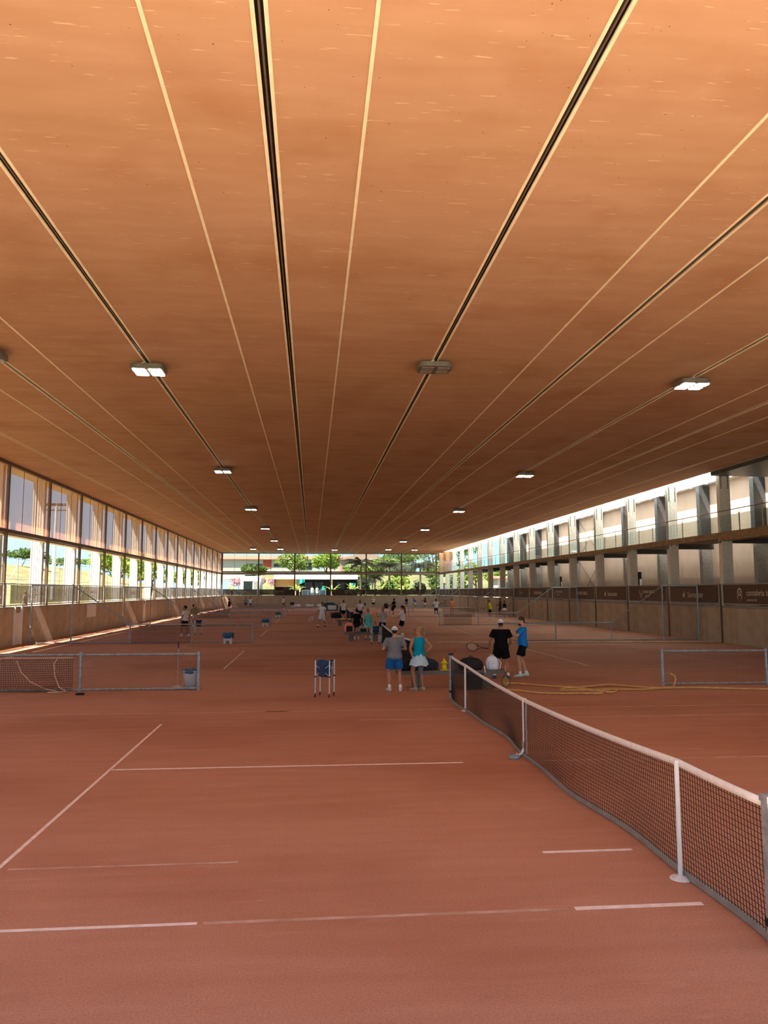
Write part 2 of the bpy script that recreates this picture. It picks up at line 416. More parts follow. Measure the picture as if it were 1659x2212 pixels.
colm = MB().box(-0.32, -0.26, -0.15, 0.15, 1.4, ZC - 0.05).box(0.26, 0.32, -0.15, 0.15, 1.4, ZC - 0.05).box(-0.26, 0.26, -0.12, 0.12, 1.4, ZC - 0.05)
for x in (-0.13, 0.0, 0.13): colm.box(x - 0.02, x + 0.02, -0.14, 0.14, 1.4, ZC - 0.05)
colm = mm('outer_column', 'white_paint')(colm)
sw = (PITCH - 0.2) / 3
scr = mm('woven_screen', 'screen_brown')(MB().box(-0.004, 0.004, 0.012, sw - 0.012, 5.68, ZC - 0.12))
seam = mm('screen_seam', 'steel_brown')(MB().box(-0.01, 0.01, -0.012, 0.012, 5.68, ZC - 0.12))
for i, y in enumerate(YK):
    inst(post, 'wall_post', wl, (XL - 0.02, y, 0))
    inst(colm, 'outer_column', wl, (XL - 0.72, y + 0.45, 0))
    if i < len(YK) - 1:
        for j in range(3):
            inst(scr, 'woven_screen', wl, (XL - 0.04, y + 0.1 + j * sw, 0))
            if j: inst(seam, 'screen_seam', wl, (XL - 0.03, y + 0.1 + j * sw, 0))
# railing frames over the wall, one per bay
rail = MB()
for z in (1.98, 3.04): rail.tube([(0, 0.12, z), (0, PITCH - 0.12, z)], 0.028, 8)
for y in (0.12, PITCH - 0.12): rail.tube([(0, y, 1.88), (0, y, 3.04)], 0.028, 8)
for y in (PITCH * 0.36, PITCH * 0.66): rail.tube([(0, y, 1.98), (0, y, 3.04)], 0.014, 6)
rail_m = mm('railing_frame', 'galvanised')(rail)
for i in range(len(YK) - 1):
    inst(rail_m, 'railing_frame', wl, (XL + 0.06, YK[i], 0))
# white panels painted in place of sunlit wall gaps beside the fences
for y in (40.2, 69.6):
    MB().box(XL + 0.005, XL + 0.05, y, y + 0.8, 0.02, 1.6).box(XL + 0.0, XL + 0.08, y - 0.08, y, 0, 1.95).box(XL, XL + 0.08, y + 0.8, y + 0.95, 0, 1.95).build('door_1' if y < 50 else 'door_2', 'white_paint')['kind'] = 'structure'
hb = MB().box(0, 0.03, 0, 2.1, 0, 0.85)
hb.build('white_board', 'white_tape', None, loc=(XL + 0.02, 52.6, 0.96))
tag(bpy.data.objects['white_board'], 'blank white board hung on the low concrete wall', 'board')

# right wall ------------------------------------------------------------
wr = struct('wall_right', 'low concrete wall with steel columns and a gallery above')
MB().box(XR + 0.015, XR + 0.26, Y0, Y1, -0.1, 1.84).build('wall_core', 'concrete', wr)
pm2 = mm('concrete_panel', 'concrete')(MB().box(0, 0.03, 0, pw, 0, 0.9))
for i in range(len(YK) - 1):
    for h in (0, 1):
        for z in (0.0, 0.915):
            inst(pm2, 'concrete_panel', wr, (XR, YK[i] + h * PITCH / 2 + 0.007, z))
MB().box(XR - 0.02, XR + 0.3, Y0, Y1, 1.82, 1.95).build('wall_coping', 'coping', wr)
cm = MB().box(0, 0.05, -0.16, 0.16, 1.9, 9.06).box(0.53, 0.58, -0.16, 0.16, 1.9, 9.06).box(0.05, 0.53, -0.12, 0.12, 1.9, 9.06)
for x in (0.16, 0.24, 0.34, 0.42): cm.box(x - 0.015, x + 0.015, -0.15, 0.15, 1.9, 9.06)
cm = mm('steel_column', 'column_cream')(cm)
bolt = MB()
for x in (0.10, 0.48):
    for k in range(9): bolt.box(x - 0.025, x + 0.025, -0.165, -0.12, 8.95 - 0.1 * k - 0.05, 8.95 - 0.1 * k)
for x in (0.1, 0.48):
    for k in range(4): bolt.box(x - 0.025, x + 0.025, -0.165, -0.12, 5.7 - 0.09 * k - 0.05, 5.7 - 0.09 * k)
bolt = mm('bolt_row', 'column_dark')(bolt)
fp = mm('fence_post', 'steel_brown')(MB().box(-0.03, 0.03, -0.03, 0.03, 0, 3.05))
for i, y in enumerate(YK):
    if i == 0: continue
    c = inst(cm, 'steel_column', wr, (XR + 0.06, y, 0)); inst(bolt, 'bolt_row', c, (0, 0, 0))
    inst(fp, 'fence_post', wr, (XR - 0.06, y, 0))
g = MB().box(XR - 0.02, XR + 0.06, YK[6], Y1, 5.44, 5.74).box(XR + 0.0, XR + 0.2, YK[6], Y1, 5.72, 5.76)
g.build('gallery_beam', 'gallery_tan', wr)
hole = mm('bolt_row', 'column_dark')(MB().box(-0.005, 0.01, -0.04, 0.04, -0.025, 0.025))
for i in range(6, 22):
    for q in range(6): inst(hole, 'bolt_row', wr, (XR - 0.022, YK[i] + 0.5 + q * 0.98, 5.58))
MB().box(XR + 0.06, 24.12, Y0, 108, 5.5, 5.66).build('gallery_deck', 'gallery_deck', wr)
for i in range(1, 20):
    MB().box(XR + 0.06, 24.3, YK[i] - 0.1, YK[i] + 0.1, 5.2, 5.5).build('deck_joist', 'column_dark', wr)
MB().tube([(XR + 0.03, YK[6], 6.86), (XR + 0.03, Y1, 6.86)], 0.022, 8).build('gallery_handrail', 'steel_brown', wr)
bal = mm('baluster', 'steel_grey')(MB().box(-0.02, 0.02, -0.03, 0.03, 5.72, 6.66).tube([(0, 0, 6.6), (0, 0, 6.86)], 0.012, 6))
gp = mm('glass_balustrade', 'glass')(MB().box(-0.004, 0.004, 0.1, PITCH - 0.1, 5.76, 6.62))
for i in range(6, len(YK) - 1):
    for t in (0.33, 0.67): inst(bal, 'baluster', wr, (XR + 0.03, YK[i] + PITCH * t, 0))
    inst(gp, 'glass_balustrade', wr, (XR + 0.03, YK[i], 0))
# building wall behind the gallery, up to where the gallery opens on the garden
YB = 97.0
MB().box(25.0, 25.3, Y0 - 4, 56.6, GZ, 9.86).box(25, 25.3, 58.4, 75.4, GZ, 9.86).box(25, 25.3, 76.4, YB, GZ, 9.86).box(25, 25.3, 56.6, 58.4, 4.15, 9.86).box(25, 25.3, 75.4, 76.4, 4.15, 9.86).build('gallery_wall', 'wall_cream', wr)
bc = mm('rear_column', 'column_dark')(MB().box(24.3, 24.99, -0.2, 0.2, 5.66, 9.3))
bc2 = mm('rear_column', 'steel_grey')(MB().box(24.35, 24.99, -0.18, 0.18, GZ, 5.66))
for i in range(1, 17):
    inst(bc, 'rear_column', wr, (0, YK[i] + 1.6, 0)); inst(bc2, 'rear_column', wr, (0, YK[i] + 1.6, 0))
for i in (6, 11):
    for z0, z1 in ((5.7, 9.2), (1.9, 5.4)):
        for a, b in ((z0, z1), (z1, z0)):
            MB().tube([(24.9, YK[i] + 1.9, a), (24.9, YK[i] + PITCH + 1.3, b)], 0.018, 6).build('brace_rod', 'column_dark', wr)
# translucent roof strip with its bars, an open slot runs between it and the building wall
for i in range(6, 22):
    o = MB().box(20.95, 24.12, YK[i] + 0.02, YK[i + 1] - 0.02, 9.34, 9.36).build('roof_sheet', 'roof_translucent', wr)
    for t in (0.0, 0.33, 0.66):
        MB().box(20.95, 24.12, YK[i] + PITCH * t - 0.05, YK[i] + PITCH * t + 0.05, 9.2, 9.33).build('roof_bar', 'white_paint', wr)
MB().box(20.9, 20.98, YK[6], Y1, ZC, 9.34).build('roof_edge', 'white_paint', wr)
MB().box(24.46, 25.3, Y0 - 4, YB, 9.36, 9.5).build('wall_cap', 'white_paint', wr)
MB().box(20.99, 25.0, YR, YK[7] - 0.2, 8.75, 9.3).build('steel_soffit', 'column_dark', wr)
MB().box(XR - 0.1, XR + 0.5, Y0, YK[7] - 0.2, 5.3, 5.6).build('timber_fascia', 'gallery_tan', wr)
# doorways in the building wall
for n, (y0, y1) in enumerate(((56.6, 58.4), (75.4, 76.4))):
    d = struct('door_%d' % (3 + n))
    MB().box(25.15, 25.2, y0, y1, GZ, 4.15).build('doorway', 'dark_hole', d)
    MB().box(25.08, 25.14, y0 + 0.15, y0 + 0.55, 2.6, 3.6).build('glass_pane', 'white_tape', d)

# far wall ----------------------------------------------------------------
wb = struct('wall_back', 'low concrete wall with two rows of tall glazing')
MB().box(XL, XR, Y1 + 0.02, Y1 + 0.25, -0.1, 1.96).build('wall_core', 'concrete', wb)
fx = [XL + 0.1 + (XR - 0.6 - XL) / 6 * i for i in range(7)]
for i in range(6):
    MB().box(fx[i] + 0.008, fx[i + 1] - 0.008, Y1 - 0.01, Y1 + 0.02, 0, 1.94).build('concrete_panel', 'concrete', wb)
MB().box(XL, XR, Y1 - 0.04, Y1 + 0.3, 1.94, 2.0).build('wall_coping', 'coping', wb)
MB().box(XL, XR, Y1 - 0.05, Y1 + 0.1, 5.74, 5.94).build('transom_beam', 'steel_brown', wb)
MB().box(XL, XR, Y1 - 0.02, Y1 + 0.5, 5.4, 5.72).build('transom_fascia', 'coping', wb)
MB().box(XL, XR, Y1 - 0.05, Y1 + 0.1, ZC - 0.1, ZC).build('head_rail', 'steel_brown', wb)
for x in fx:
    MB().box(x - 0.11, x + 0.11, Y1 - 0.1, Y1 + 0.14, 2.0, ZC).build('wall_post', 'steel_brown', wb)
for i in range(6):
    w3 = (fx[i + 1] - fx[i]) / 3
    for j in range(3):
        x0 = fx[i] + j * w3
        MB().box(x0 + 0.02, x0 + w3 - 0.02, Y1 + 0.01, Y1 + 0.018, 5.94, ZC - 0.1).build('glass_pane', 'glass', wb)
        if j: MB().box(x0 - 0.018, x0 + 0.018, Y1 - 0.02, Y1 + 0.04, 5.94, ZC - 0.1).build('mullion', 'steel_brown', wb)
# brown screens returning along both corners
for k in range(2):
    MB().box(XR - 0.02, XR + 0.0, Y1 - 5.9 * (k + 1) + 0.1, Y1 - 5.9 * k - 0.1, 5.7, ZC).build('woven_screen', 'screen_brown', wr)

# floodlights ---------------------------------------------------------------
def lamp(on, off_label='unlit grey floodlight on the ceiling track above the net line'):
    t = thing('floodlight', 'lit white floodlight with four square panels fixed under a ceiling track' if on else off_label, 'lamp', group='lit floodlights under the ceiling' if on else None)
    MB().rbox((0, 0, -0.12), (0.46, 0.40, 0.08), 0.1).build('housing', 'lamp_body', t)
    MB().tube([(-0.3, 0, 0.0), (-0.3, 0, -0.1)], 0.03, 8).tube([(0.3, 0, 0.0), (0.3, 0, -0.1)], 0.03, 8).box(-0.35, 0.35, -0.05, 0.05, -0.02, 0.0).build('bracket', 'lamp_body', t)
    MB().tube([(-0.05, -0.3, 0.0), (-0.18, -0.34, -0.06), (-0.2, -0.36, -0.12)], 0.012, 6).build('cable', 'joint_cream', t)
    pm = mm('light_panel', 'lamp_on' if on else 'lamp_off')(MB().box(-0.16, 0.16, -0.13, 0.13, -0.215, -0.203))
    for x in (-0.215, 0.215):
        for y in (-0.19, 0.19): inst(pm, 'light_panel', t, (x, y, 0))
    return t
lt = lamp(True); lpos = []
for q, y in enumerate((21.3, 39.3, 57.6, 75.3, 93.6, 112.0)):
    lpos += [(-4.55, y), (11.15, y)]
lpos += [(-8.475, 112.4), (15.075, 112.4), (3.3, 113.4)]
for i, (x, y) in enumerate(lpos):
    o = lt if i == 0 else copy_tree(lt)
    o.location = (x, y, ZC - 0.036)
lamp(False).location = (3.3, 20.4, ZC - 0.036)
lamp(False, 'unlit grey floodlight on a track between the left wall and the lit floodlights').location = (-8.475, 20.35, ZC - 0.036)

# ------------------------------------------------------------------ outdoors
def terrain(name, x0, x1, y0, y1, nx, ny, fz, m):
    mb = MB(); vs = []; fs = []
    for j in range(ny + 1):
        for i in range(nx + 1):
            x = x0 + (x1 - x0) * i / nx; y = y0 + (y1 - y0) * j / ny; vs.append((x, y, fz(x, y)))
    for j in range(ny):
        for i in range(nx):
            a = j * (nx + 1) + i; fs.append((a, a + 1, a + nx + 2, a + nx + 1))
    o = mb.add(vs, fs).build(name, m, None, True); o['kind'] = 'structure'; return o
def sm(a, b, t):
    t = max(0, min(1, (t - a) / (b - a))); return t * t * (3 - 2 * t)
def hump(x, y): return 0.5 * math.sin(x * 0.11 + 1) * math.cos(y * 0.07) + 0.3 * math.sin(y * 0.19 + x * 0.05)
terrain('ground_left', -160, XL - 0.25, -60, 240, 40, 50, lambda x, y: GZ + (7.0 * sm(30, 70, -x) + 2.5 * sm(70, 130, -x)) + hump(x, y) * sm(26, 40, -x), 'grass_dry')
terrain('ground_back', XL - 0.25, 160, Y1 + 0.3, 300, 30, 36, lambda x, y: GZ + 4.6 * sm(158, 176, y) + 2.0 * sm(176, 240, y) + 0.4 * hump(x, y) * sm(155, 170, y), 'grass_green')
terrain('ground_right', XR + 0.3, 120, -60, Y1 + 0.3, 6, 10, lambda x, y: GZ - 0.02, 'ground_pale')
terrain('ground_front', XL - 0.25, XR + 0.3, -90, 2.62, 4, 6, lambda x, y: -0.02, 'ground_pale')

def leaves(mb, centres, n, size, rnd):
    for _ in range(n):
        c, r = rnd.choice(centres)
        d = Vector((rnd.gauss(0, 1), rnd.gauss(0, 1), rnd.gauss(0, 1))).normalized() * (0.55 + 0.45 * rnd.random())
        p = Vector(c) + Vector((d.x * r[0], d.y * r[1], d.z * r[2]))
        a = Vector((rnd.gauss(0, 1), rnd.gauss(0, 1), rnd.gauss(0, 0.6))).normalized(); b = a.orthogonal().normalized()
        b = Quaternion(a, rnd.random() * 6.28) @ b; s = size * (0.6 + 0.8 * rnd.random())
        mb.add([p - a * s * 0.6, p + b * s * 0.35, p + a * s * 0.6, p - b * s * 0.35], [(0, 1, 2, 3)])
def tree(label, x, y, z, h, w, m, seed, n=1400, size=0.45, trunk=0.35, group=None, name='tree', cat='tree'):
    rnd = random.Random(seed)
    t = thing(name, label, cat, (x, y, z), 0, group)
    cs = [((0, 0, h * (trunk + (1 - trunk) * 0.5)), (w * 0.36, w * 0.36, h * (1 - trunk) * 0.46))]
    for k in range(7):
        a = rnd.random() * 6.28; q = w * 0.28
        cs.append(((q * math.cos(a), q * math.sin(a), h * (trunk + (1 - trunk) * (0.25 + 0.55 * rnd.random()))), (w * 0.24, w * 0.24, h * (1 - trunk) * 0.26)))
    mb = MB(); leaves(mb, cs, n, size, rnd); mb.build('foliage', m, t, kind='stuff')
    tb = MB().tube([(0, 0, -0.3), (0.05 * w, 0, h * 0.3), (0, 0.03 * w, h * 0.6)], [h * 0.03, h * 0.022, h * 0.01], 8)
    for k in range(4):
        a = k * 1.6 + rnd.random(); tb.tube([(0, 0, h * 0.3), (math.cos(a) * w * 0.25, math.sin(a) * w * 0.25, h * 0.65)], [h * 0.015, h * 0.006], 6)
    tb.build('trunk', 'bark', t)
    return t
# trees in front of and behind the glazing
TR = [('round light green tree standing behind the glazing beside the pink shrubs', -4.2, 172, 5.0, 6.2, 8.0, 'leaf_light', 1),
      ('round bright tree in front of the orange panelled house', 3.0, 170, 5.0, 6.4, 6.5, 'leaf_bright', 2),
      ('low pale tree below the gabled house', 9.5, 168, 4.4, 4.6, 6.5, 'leaf_light', 3),
      ('broad green tree behind the palm with the tallest crown', 22, 186, 6.0, 8.0, 10, 'leaf_mid', 4),
      ('tall bright tree at the right corner of the glazing', 28, 178, 5.5, 9.5, 9, 'leaf_light', 5),
      ('dark green tree behind the last palm', 36, 188, 6.0, 9.5, 11, 'leaf_mid', 6),
      ('olive coloured low tree under the white house', -13, 176, 5.4, 3.4, 6, 'leaf_mid', 7),
      ('grey green tree growing on the bank between two palms', 17, 176, 5.2, 5.6, 7, 'leaf_light', 8),
      ('green hedge tree seen through the far corner of the left bays', -22, 140, 1.7, 5.0, 6, 'leaf_bright', 9),
      ('yellow green bush tree outside the left bays', -24, 118, 1.7, 6.0, 7, 'leaf_bright', 10),
      ('fresh green tree outside the left bays by the white columns', -24.2, 99, 1.7, 6.6, 7.0, 'leaf_bright', 11),
      ('dark round tree alone on the dry hill', -63, 150, 9.0, 6.0, 6, 'leaf_dark', 12),
      ('pale round tree on the dry hill beside the pylon', -62, 104, 8.6, 5.0, 7, 'leaf_mid', 13),
      ('low dark thicket on top of the dry hill', -62, 128, 8.6, 3.4, 9, 'leaf_dark', 14),
      ('olive thicket along the top of the slope', -62, 172, 8.4, 3.2, 12, 'leaf_mid', 15),
      ('wide green scrub on the slope outside', -58, 190, 7.4, 3.5, 14, 'leaf_mid', 16),
      ('scrub patch halfway down the dry slope', -46, 205, 5.5, 4.5, 12, 'leaf_light', 17),
      ('leafy shrub tree low behind the first tall palm', 12.5, 160, 3.4, 4.6, 6, 'leaf_light', 20),
      ('leafy shrub tree low behind the middle palm', 19.0, 161, 3.4, 5.4, 6, 'leaf_mid', 21),
      ('leafy shrub tree low behind the thick palm trunk', 25.0, 160, 3.2, 5.6, 6, 'leaf_light', 22),
      ('green tree outside the open end of the gallery', 32, 150, 1.7, 7.0, 7, 'leaf_light', 18),
      ('yellow green thicket beyond the open gallery end', 41, 160, 1.7, 6.0, 10, 'leaf_light', 19)]
for lab, x, y, z, h, w, m, sd in TR: tree(lab, x, y, z, h, w, m, sd, size=0.5 if y > 100 else 0.45)
for k, (x, y) in enumerate(((-11.2, 160), (-7.4, 161), (-15.0, 161))):
    tree('pink flowering shrub on the bank behind the glazing', x, y, 3.4, 2.2, 3.6, 'leaf_pink', 30 + k, 700, 0.3, 0.1, 'pink shrubs on the bank', 'flowering_shrub', 'shrub')

for k, (lab, x, y, h, w, m) in enumerate((('dark low shrub below the first tall palm', 9.4, 139.2, 3.0, 2.3, 'leaf_dark'), ('mid green shrub below the middle palm', 13.3, 136.6, 3.0, 2.4, 'leaf_mid'), ('dark broad shrub between the palm trunks', 19.4, 140.4, 3.2, 3.0, 'leaf_dark'), ('bright shrub in the right corner behind the glazing', 22.6, 138.6, 3.6, 3.2, 'leaf_mid'), ('olive shrub beyond the right corner glazing', 26.5, 140, 4.2, 4.2, 'leaf_mid'))):
    tree(lab, x, y, GZ, h, w, m, 50 + k, 800, 0.38, 0.08, None, 'garden_shrub', 'shrub')
# palms
def frond_mesh(L, droop, m):
    mb = MB(); pts = []
    for i in range(9):
        t = i / 8; pts.append(Vector((0, L * (t - 0.12 * t * t * droop), L * (0.45 * t - 0.75 * droop * t * t))))
    mb.tube(pts, [0.05 * (1 - 0.8 * i / 8) for i in range(9)], 5)
    for i in range(1, 26):
        t = i / 26; k = t * 8; a = int(k); p = pts[a].lerp(pts[min(8, a + 1)], k - a)
        ll = L * 0.26 * math.sin(math.pi * (0.12 + 0.86 * t))
        for s in (-1, 1):
            q = p + Vector((s * ll * 0.7, ll * 0.25, -ll * 0.65)); w = Vector((0, 0.05 * L / 3, 0.015))
            mb.add([p - w, p + w, q], [(0, 1, 2)])
    me = mb.mesh('frond'); me.materials.append(M[m]); return me
FR = [frond_mesh(3.5, d, 'leaf_palm') for d in (0.75, 1.05, 1.35)]
def palm(label, x, y, h, seed, lean=0.0, k_=1.0):
    rnd = random.Random(seed); t = thing('palm_tree', label, 'palm', (x, y, GZ), 0, None)
    pts = [(lean * (i / 8) ** 2, 0, h * i / 8) for i in range(9)]
    MB().tube(pts, [0.2 - 0.06 * i / 8 + (0.02 if i % 2 else 0) for i in range(9)], 10).build('trunk', 'bark', t, True)
    for k in range(22):
        f = inst(FR[k % 3], 'frond', t, (lean, 0, h), (R(rnd.uniform(-18, 30)), 0, k * 2.4 + rnd.random() * 0.5)); f.scale = (k_, k_, k_)
palm('tall palm whose crown hides the edge of the gabled house', 8.55, 134.2, 5.65, 1)
palm('palm with drooping fronds in the middle of three', 14.25, 141.8, 5.6, 2, 0.1)
palm('palm with a thick trunk nearest the right corner of the glazing', 19.0, 134.2, 5.25, 3)
palm('short palm growing between two taller palms', 12.3, 150.0, 3.5, 4, 0, 0.66)
palm('short palm beside the green bamboo behind the glazing', 18.1, 150.0, 4.9, 5, 0, 0.66)
# banana plants
BL = []
for d in (0.5, 0.9):
    mb = MB(); n = 7; cs = [Vector((0, 1.7 * (i / n), 1.7 * (i / n) * (1 - d * i / n))) for i in range(n + 1)]
    vs = []; fs = []
    for i, c in enumerate(cs):
        w = 0.28 * math.sin(math.pi * min(0.98, 0.08 + 0.9 * i / n))
        vs += [c + Vector((-w, 0, 0.06)), c, c + Vector((w, 0, 0.06))]
    for i in range(n):
        for q in (0, 1): a = i * 3 + q; fs.append((a, a + 1, a + 4, a + 3))
    mb.add(vs, fs); me = mb.mesh('large_leaf', True); me.materials.append(M['leaf_banana']); BL.append(me)
for k, (lab, x, y, h) in enumerate((('banana plant with pale upright leaves beside the glass balustrade', -2.6, 132.6, 0.9), ('banana plant by the pale canopy column', 3.6, 132.4, 0.8),
        ('banana plant with dark bent leaves near the teal cloth', 7.0, 134.2, 0.9), ('banana plant in front of the bamboo', 12.0, 133.6, 1.1), ('banana plant between two palm trunks', 16.2, 133.2, 1.0),
        ('wide banana plant beside the thick palm trunk', 21.2, 133.4, 1.0), ('bright banana plant by the white kiosk', -13.4, 132.4, 0.6), ('banana plant growing under the middle palm', 16.4, 138.2, 1.2))):
    t = thing('banana_plant', lab, 'plant', (x, y, GZ))
    MB().tube([(0, 0, -0.1), (0, 0, h)], [0.12, 0.07], 8).build('stem', 'leaf_banana', t)
    rnd = random.Random(k)
    for q in range(8): inst(BL[q % 2], 'large_leaf', t, (0, 0, h - 0.1), (R(rnd.uniform(-15, 30)), 0, q * 0.8 + rnd.random() * 0.4))
rnd = random.Random(5)
bmb = MB()
leaves(bmb, [((x, 0, z), (0.8, 0.6, 0.9)) for x in (0, 1.3, 2.6) for z in (0.8, 2.0, 3.0)], 900, 0.35, rnd)
t = thing('bamboo_clump', 'bright green bamboo clump behind the glazing between palms', 'plant', (15.4, 146.4, GZ))
bmb.build('foliage', 'leaf_bright', t, kind='stuff')
for k in range(9): MB().tube([(k * 0.32, 0.1 * (k % 3), -0.1), (k * 0.33, 0.1, 3.4 + 0.3 * (k % 2))], 0.035, 6).build('cane', 'leaf_banana', t)

# clubhouse with the white flat roof
t = thing('clubhouse', 'low clubhouse with a white flat roof and dark open front', 'building', (0, 142, GZ))
MB().box(-6.8, 8.4, -1.0, 9, 3.1, 3.95).build('roof_slab', 'white_paint', t)
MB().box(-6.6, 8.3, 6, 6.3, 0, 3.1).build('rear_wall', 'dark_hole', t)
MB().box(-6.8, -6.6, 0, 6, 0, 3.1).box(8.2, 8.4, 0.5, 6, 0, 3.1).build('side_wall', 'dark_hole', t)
MB().box(-6.6, -2.2, 0.4, 0.5, 1.7, 3.1).build('timber_panel', 'wood_pale', t)
for x in (-3.0, 3.6): MB().box(x - 0.2, x + 0.2, -0.7, -0.3, -0.1, 3.1).build('canopy_column', 'canopy_cream', t)
for x in (-4.6, -0.6, 1.4, 5.6):
    w = MB().box(x - 0.6, x + 0.6, 5.9, 5.98, 0.1, 2.6).build('glazed_door', 'glass_dark', t); MB().box(x - 0.66, x - 0.6, 5.86, 5.95, 0, 2.7).box(x + 0.6, x + 0.66, 5.86, 5.95, 0, 2.7).build('door_frame', 'steel_grey', w)
MB().box(-7.6, 9.4, -1, 0.2, 0.0, 0.02).build('paving', 'ground_pale', t)
for k, (x, w, h, lab) in enumerate(((-1.8, 1.1, 1.0, 'teal cloth sail hung under the clubhouse roof'), (2.1, 0.9, 0.7, 'small teal parasol by the two people outside'), (7.4, 1.2, 1.6, 'tall teal cloth panel beside the palms'))):
    z = 2.1 if k == 0 else (1.2 if k == 1 else 0.8); mb = MB()
    vs = []; fs = []
    for i in range(7):
        xx = w * (i / 6 - 0.5); yy = 0.12 * math.sin(i * 1.4)
        vs += [(xx * (1 if k != 1 else 1.1), yy, 0 if k else h * 0.5 * (i / 6)), (xx * (0.95 if k != 1 else 0.15), yy + 0.04, h)]
    for i in range(6): fs.append((2*i, 2*i+2, 2*i+3, 2*i+1))
    o = mb.add(vs, fs).build('shade_cloth', 'teal_cloth', None, loc=(x, 140.6, GZ + z)); o.modifiers.new('s', 'SOLIDIFY').thickness = 0.02
    tag(o, lab, 'cloth')
# balustrade outside
t = thing('glass_balustrade', 'steel and glass balustrade outside between two banana plants', 'railing', (0.4, 131.4, GZ))
for x in (-2, -1, 0, 1, 2): MB().box(x - 0.03, x + 0.03, -0.03, 0.03, -0.05, 1.1).build('baluster', 'steel_grey', t)
MB().box(-2.1, 2.1, -0.03, 0.03, 1.06, 1.12).build('handrail', 'steel_grey', t)
for x in (-2, -1, 0, 1): MB().box(x + 0.05, x + 0.95, -0.006, 0.006, 0.12, 1.0).build('glass_panel', 'glass', t)
# kiosk
t = thing('white_kiosk', 'white rounded kiosk with a wide window behind the glazing', 'kiosk', (-10.4, 136, GZ))
MB().rbox((0, 0, 1.75), (1.9, 1.2, 1.75), 0.2).build('body', 'kiosk_white', t, True)
w = MB().box(-1.3, 0.2, -1.22, -1.18, 1.2, 2.6).build('window', 'glass_dark', t); MB().box(-1.4, 0.3, -1.24, -1.2, 2.6, 2.7).box(-1.4, 0.3, -1.24, -1.2, 1.1, 1.2).build('window_frame', 'steel_grey', w)
MB().box(0.5, 1.2, -1.22, -1.18, 0.3, 2.6).build('door', 'steel_grey', t)
# houses on the bank
def house(label, x, y, z, w, d, h, rh, wallm, panels, gable=False):
    t = thing('house', label, 'building', (x, y, z))
    MB().box(-w/2, w/2, 0, d, -2.5, h).build('wall', wallm, t)
    if gable: MB().add([(-w/2-.4,-.4,h),(w/2+.4,-.4,h),(0,-.4,h+rh),(-w/2-.4,d,h),(w/2+.4,d,h),(0,d,h+rh)], [(0,1,2),(5,4,3),(0,2,5,3),(2,1,4,5),(1,0,3,4)]).build('roof', 'house_pink', t)
    else: MB().add([(-w/2-.5,-.6,h),(w/2+.5,-.6,h),(w/2+.5,d,h+rh),(-w/2-.5,d,h+rh),(-w/2-.5,-.6,h-.2),(w/2+.5,-.6,h-.2),(w/2+.5,d,h-.2),(-w/2-.5,d,h-.2)], [(0,1,2,3),(4,7,6,5),(0,4,5,1),(1,5,6,2),(2,6,7,3),(3,7,4,0)]).build('roof', 'roof_tile', t)
    for (x0, x1, z0, z1, m) in panels:
        f = MB().box(x0, x1, -0.08, 0.02, z0, z1).build('window' if m == 'glass_dark' else 'panel', m, t)
        if m == 'glass_dark': MB().box(x0 - .08, x1 + .08, -0.1, -0.04, z1, z1 + .1).box((x0+x1)/2 - .04, (x0+x1)/2 + .04, -0.1, -0.04, z0, z1).build('window_frame', 'steel_grey', f)
    return t
house('long white house with a sloping red tiled roof', -11, 205, 8.2, 26, 8, 2.9, 1.4, 'house_white', [(-1.8, 0.4, 0.6, 2.7, 'red_panel'), (-6, -2, 0.9, 1.6, 'glass_dark'), (1, 5, 0.9, 1.6, 'glass_dark'), (8, 11, 0.2, 2.0, 'glass_dark')])
house('house with one orange panel behind the round bright tree', 7, 216, 8.6, 8, 8, 3.4, 1.0, 'house_white', [(-1.2, 0.6, 1.6, 3.2, 'red_panel'), (1.4, 3.8, 0.2, 1.6, 'glass_dark')])
house('pale gabled house behind the low pale tree', 14, 204, 8.0, 13, 9, 3.0, 2.2, 'house_pink', [(-5, -2.6, 0.2, 1.8, 'house_white'), (0.5, 3.5, 0.2, 1.6, 'glass_dark')], True)
house('white building beyond the open gallery end', 38.5, 141, GZ, 8, 5, 3.4, 0.4, 'house_white', [(-3.5, -1.5, 0.8, 2.6, 'glass_dark'), (0.5, 2.5, 0.8, 2.6, 'glass_dark')])

# outside the left bays: tall wire fence, floodlight mast, pylon
t = thing('wire_fence', 'tall pale wire fence at the foot of the dry hill', 'fence', (-29.0, 0, GZ))
for k in range(26):
    y = 50 + 4.2 * k; MB().tube([(0, y, -0.2), (0, y, 4.2)], 0.055, 6).build('fence_post', 'galvanised', t)
for z in (2.1, 4.1): MB().tube([(0, 50, z), (0, 155, z)], 0.035, 6).build('fence_rail', 'galvanised', t)
for k in range(0, 26, 6): MB().tube([(0, 50 + 4.2 * k, 0.1), (0, 50 + 4.2 * (k + 1), 3.6)], 0.045, 6).build('brace', 'galvanised', t)
t = thing('light_mast', 'white floodlight mast with a T shaped head outside the left bays', 'mast', (-30.2, 93.8, GZ))
MB().tube([(0, 0, -0.2), (0, 0, 11.0)], [0.28, 0.14], 10).build('pole', 'white_paint', t)
MB().box(-1.6, 1.6, -0.06, 0.06, 10.4, 10.55).box(-1.6, 1.6, -0.06, 0.06, 11.0, 11.1).build('crossbar', 'steel_brown', t)
for x in (-1.2, -0.4, 0.4, 1.2): MB().rbox((x, 0, 11.2), (0.32, 0.2, 0.1), 0.1).build('floodlight_head', 'steel_brown', t)
t = thing('power_pylon', 'grey lattice pylon standing on the dry hill', 'pylon', (-75, 118, 9.5))
pb = MB()
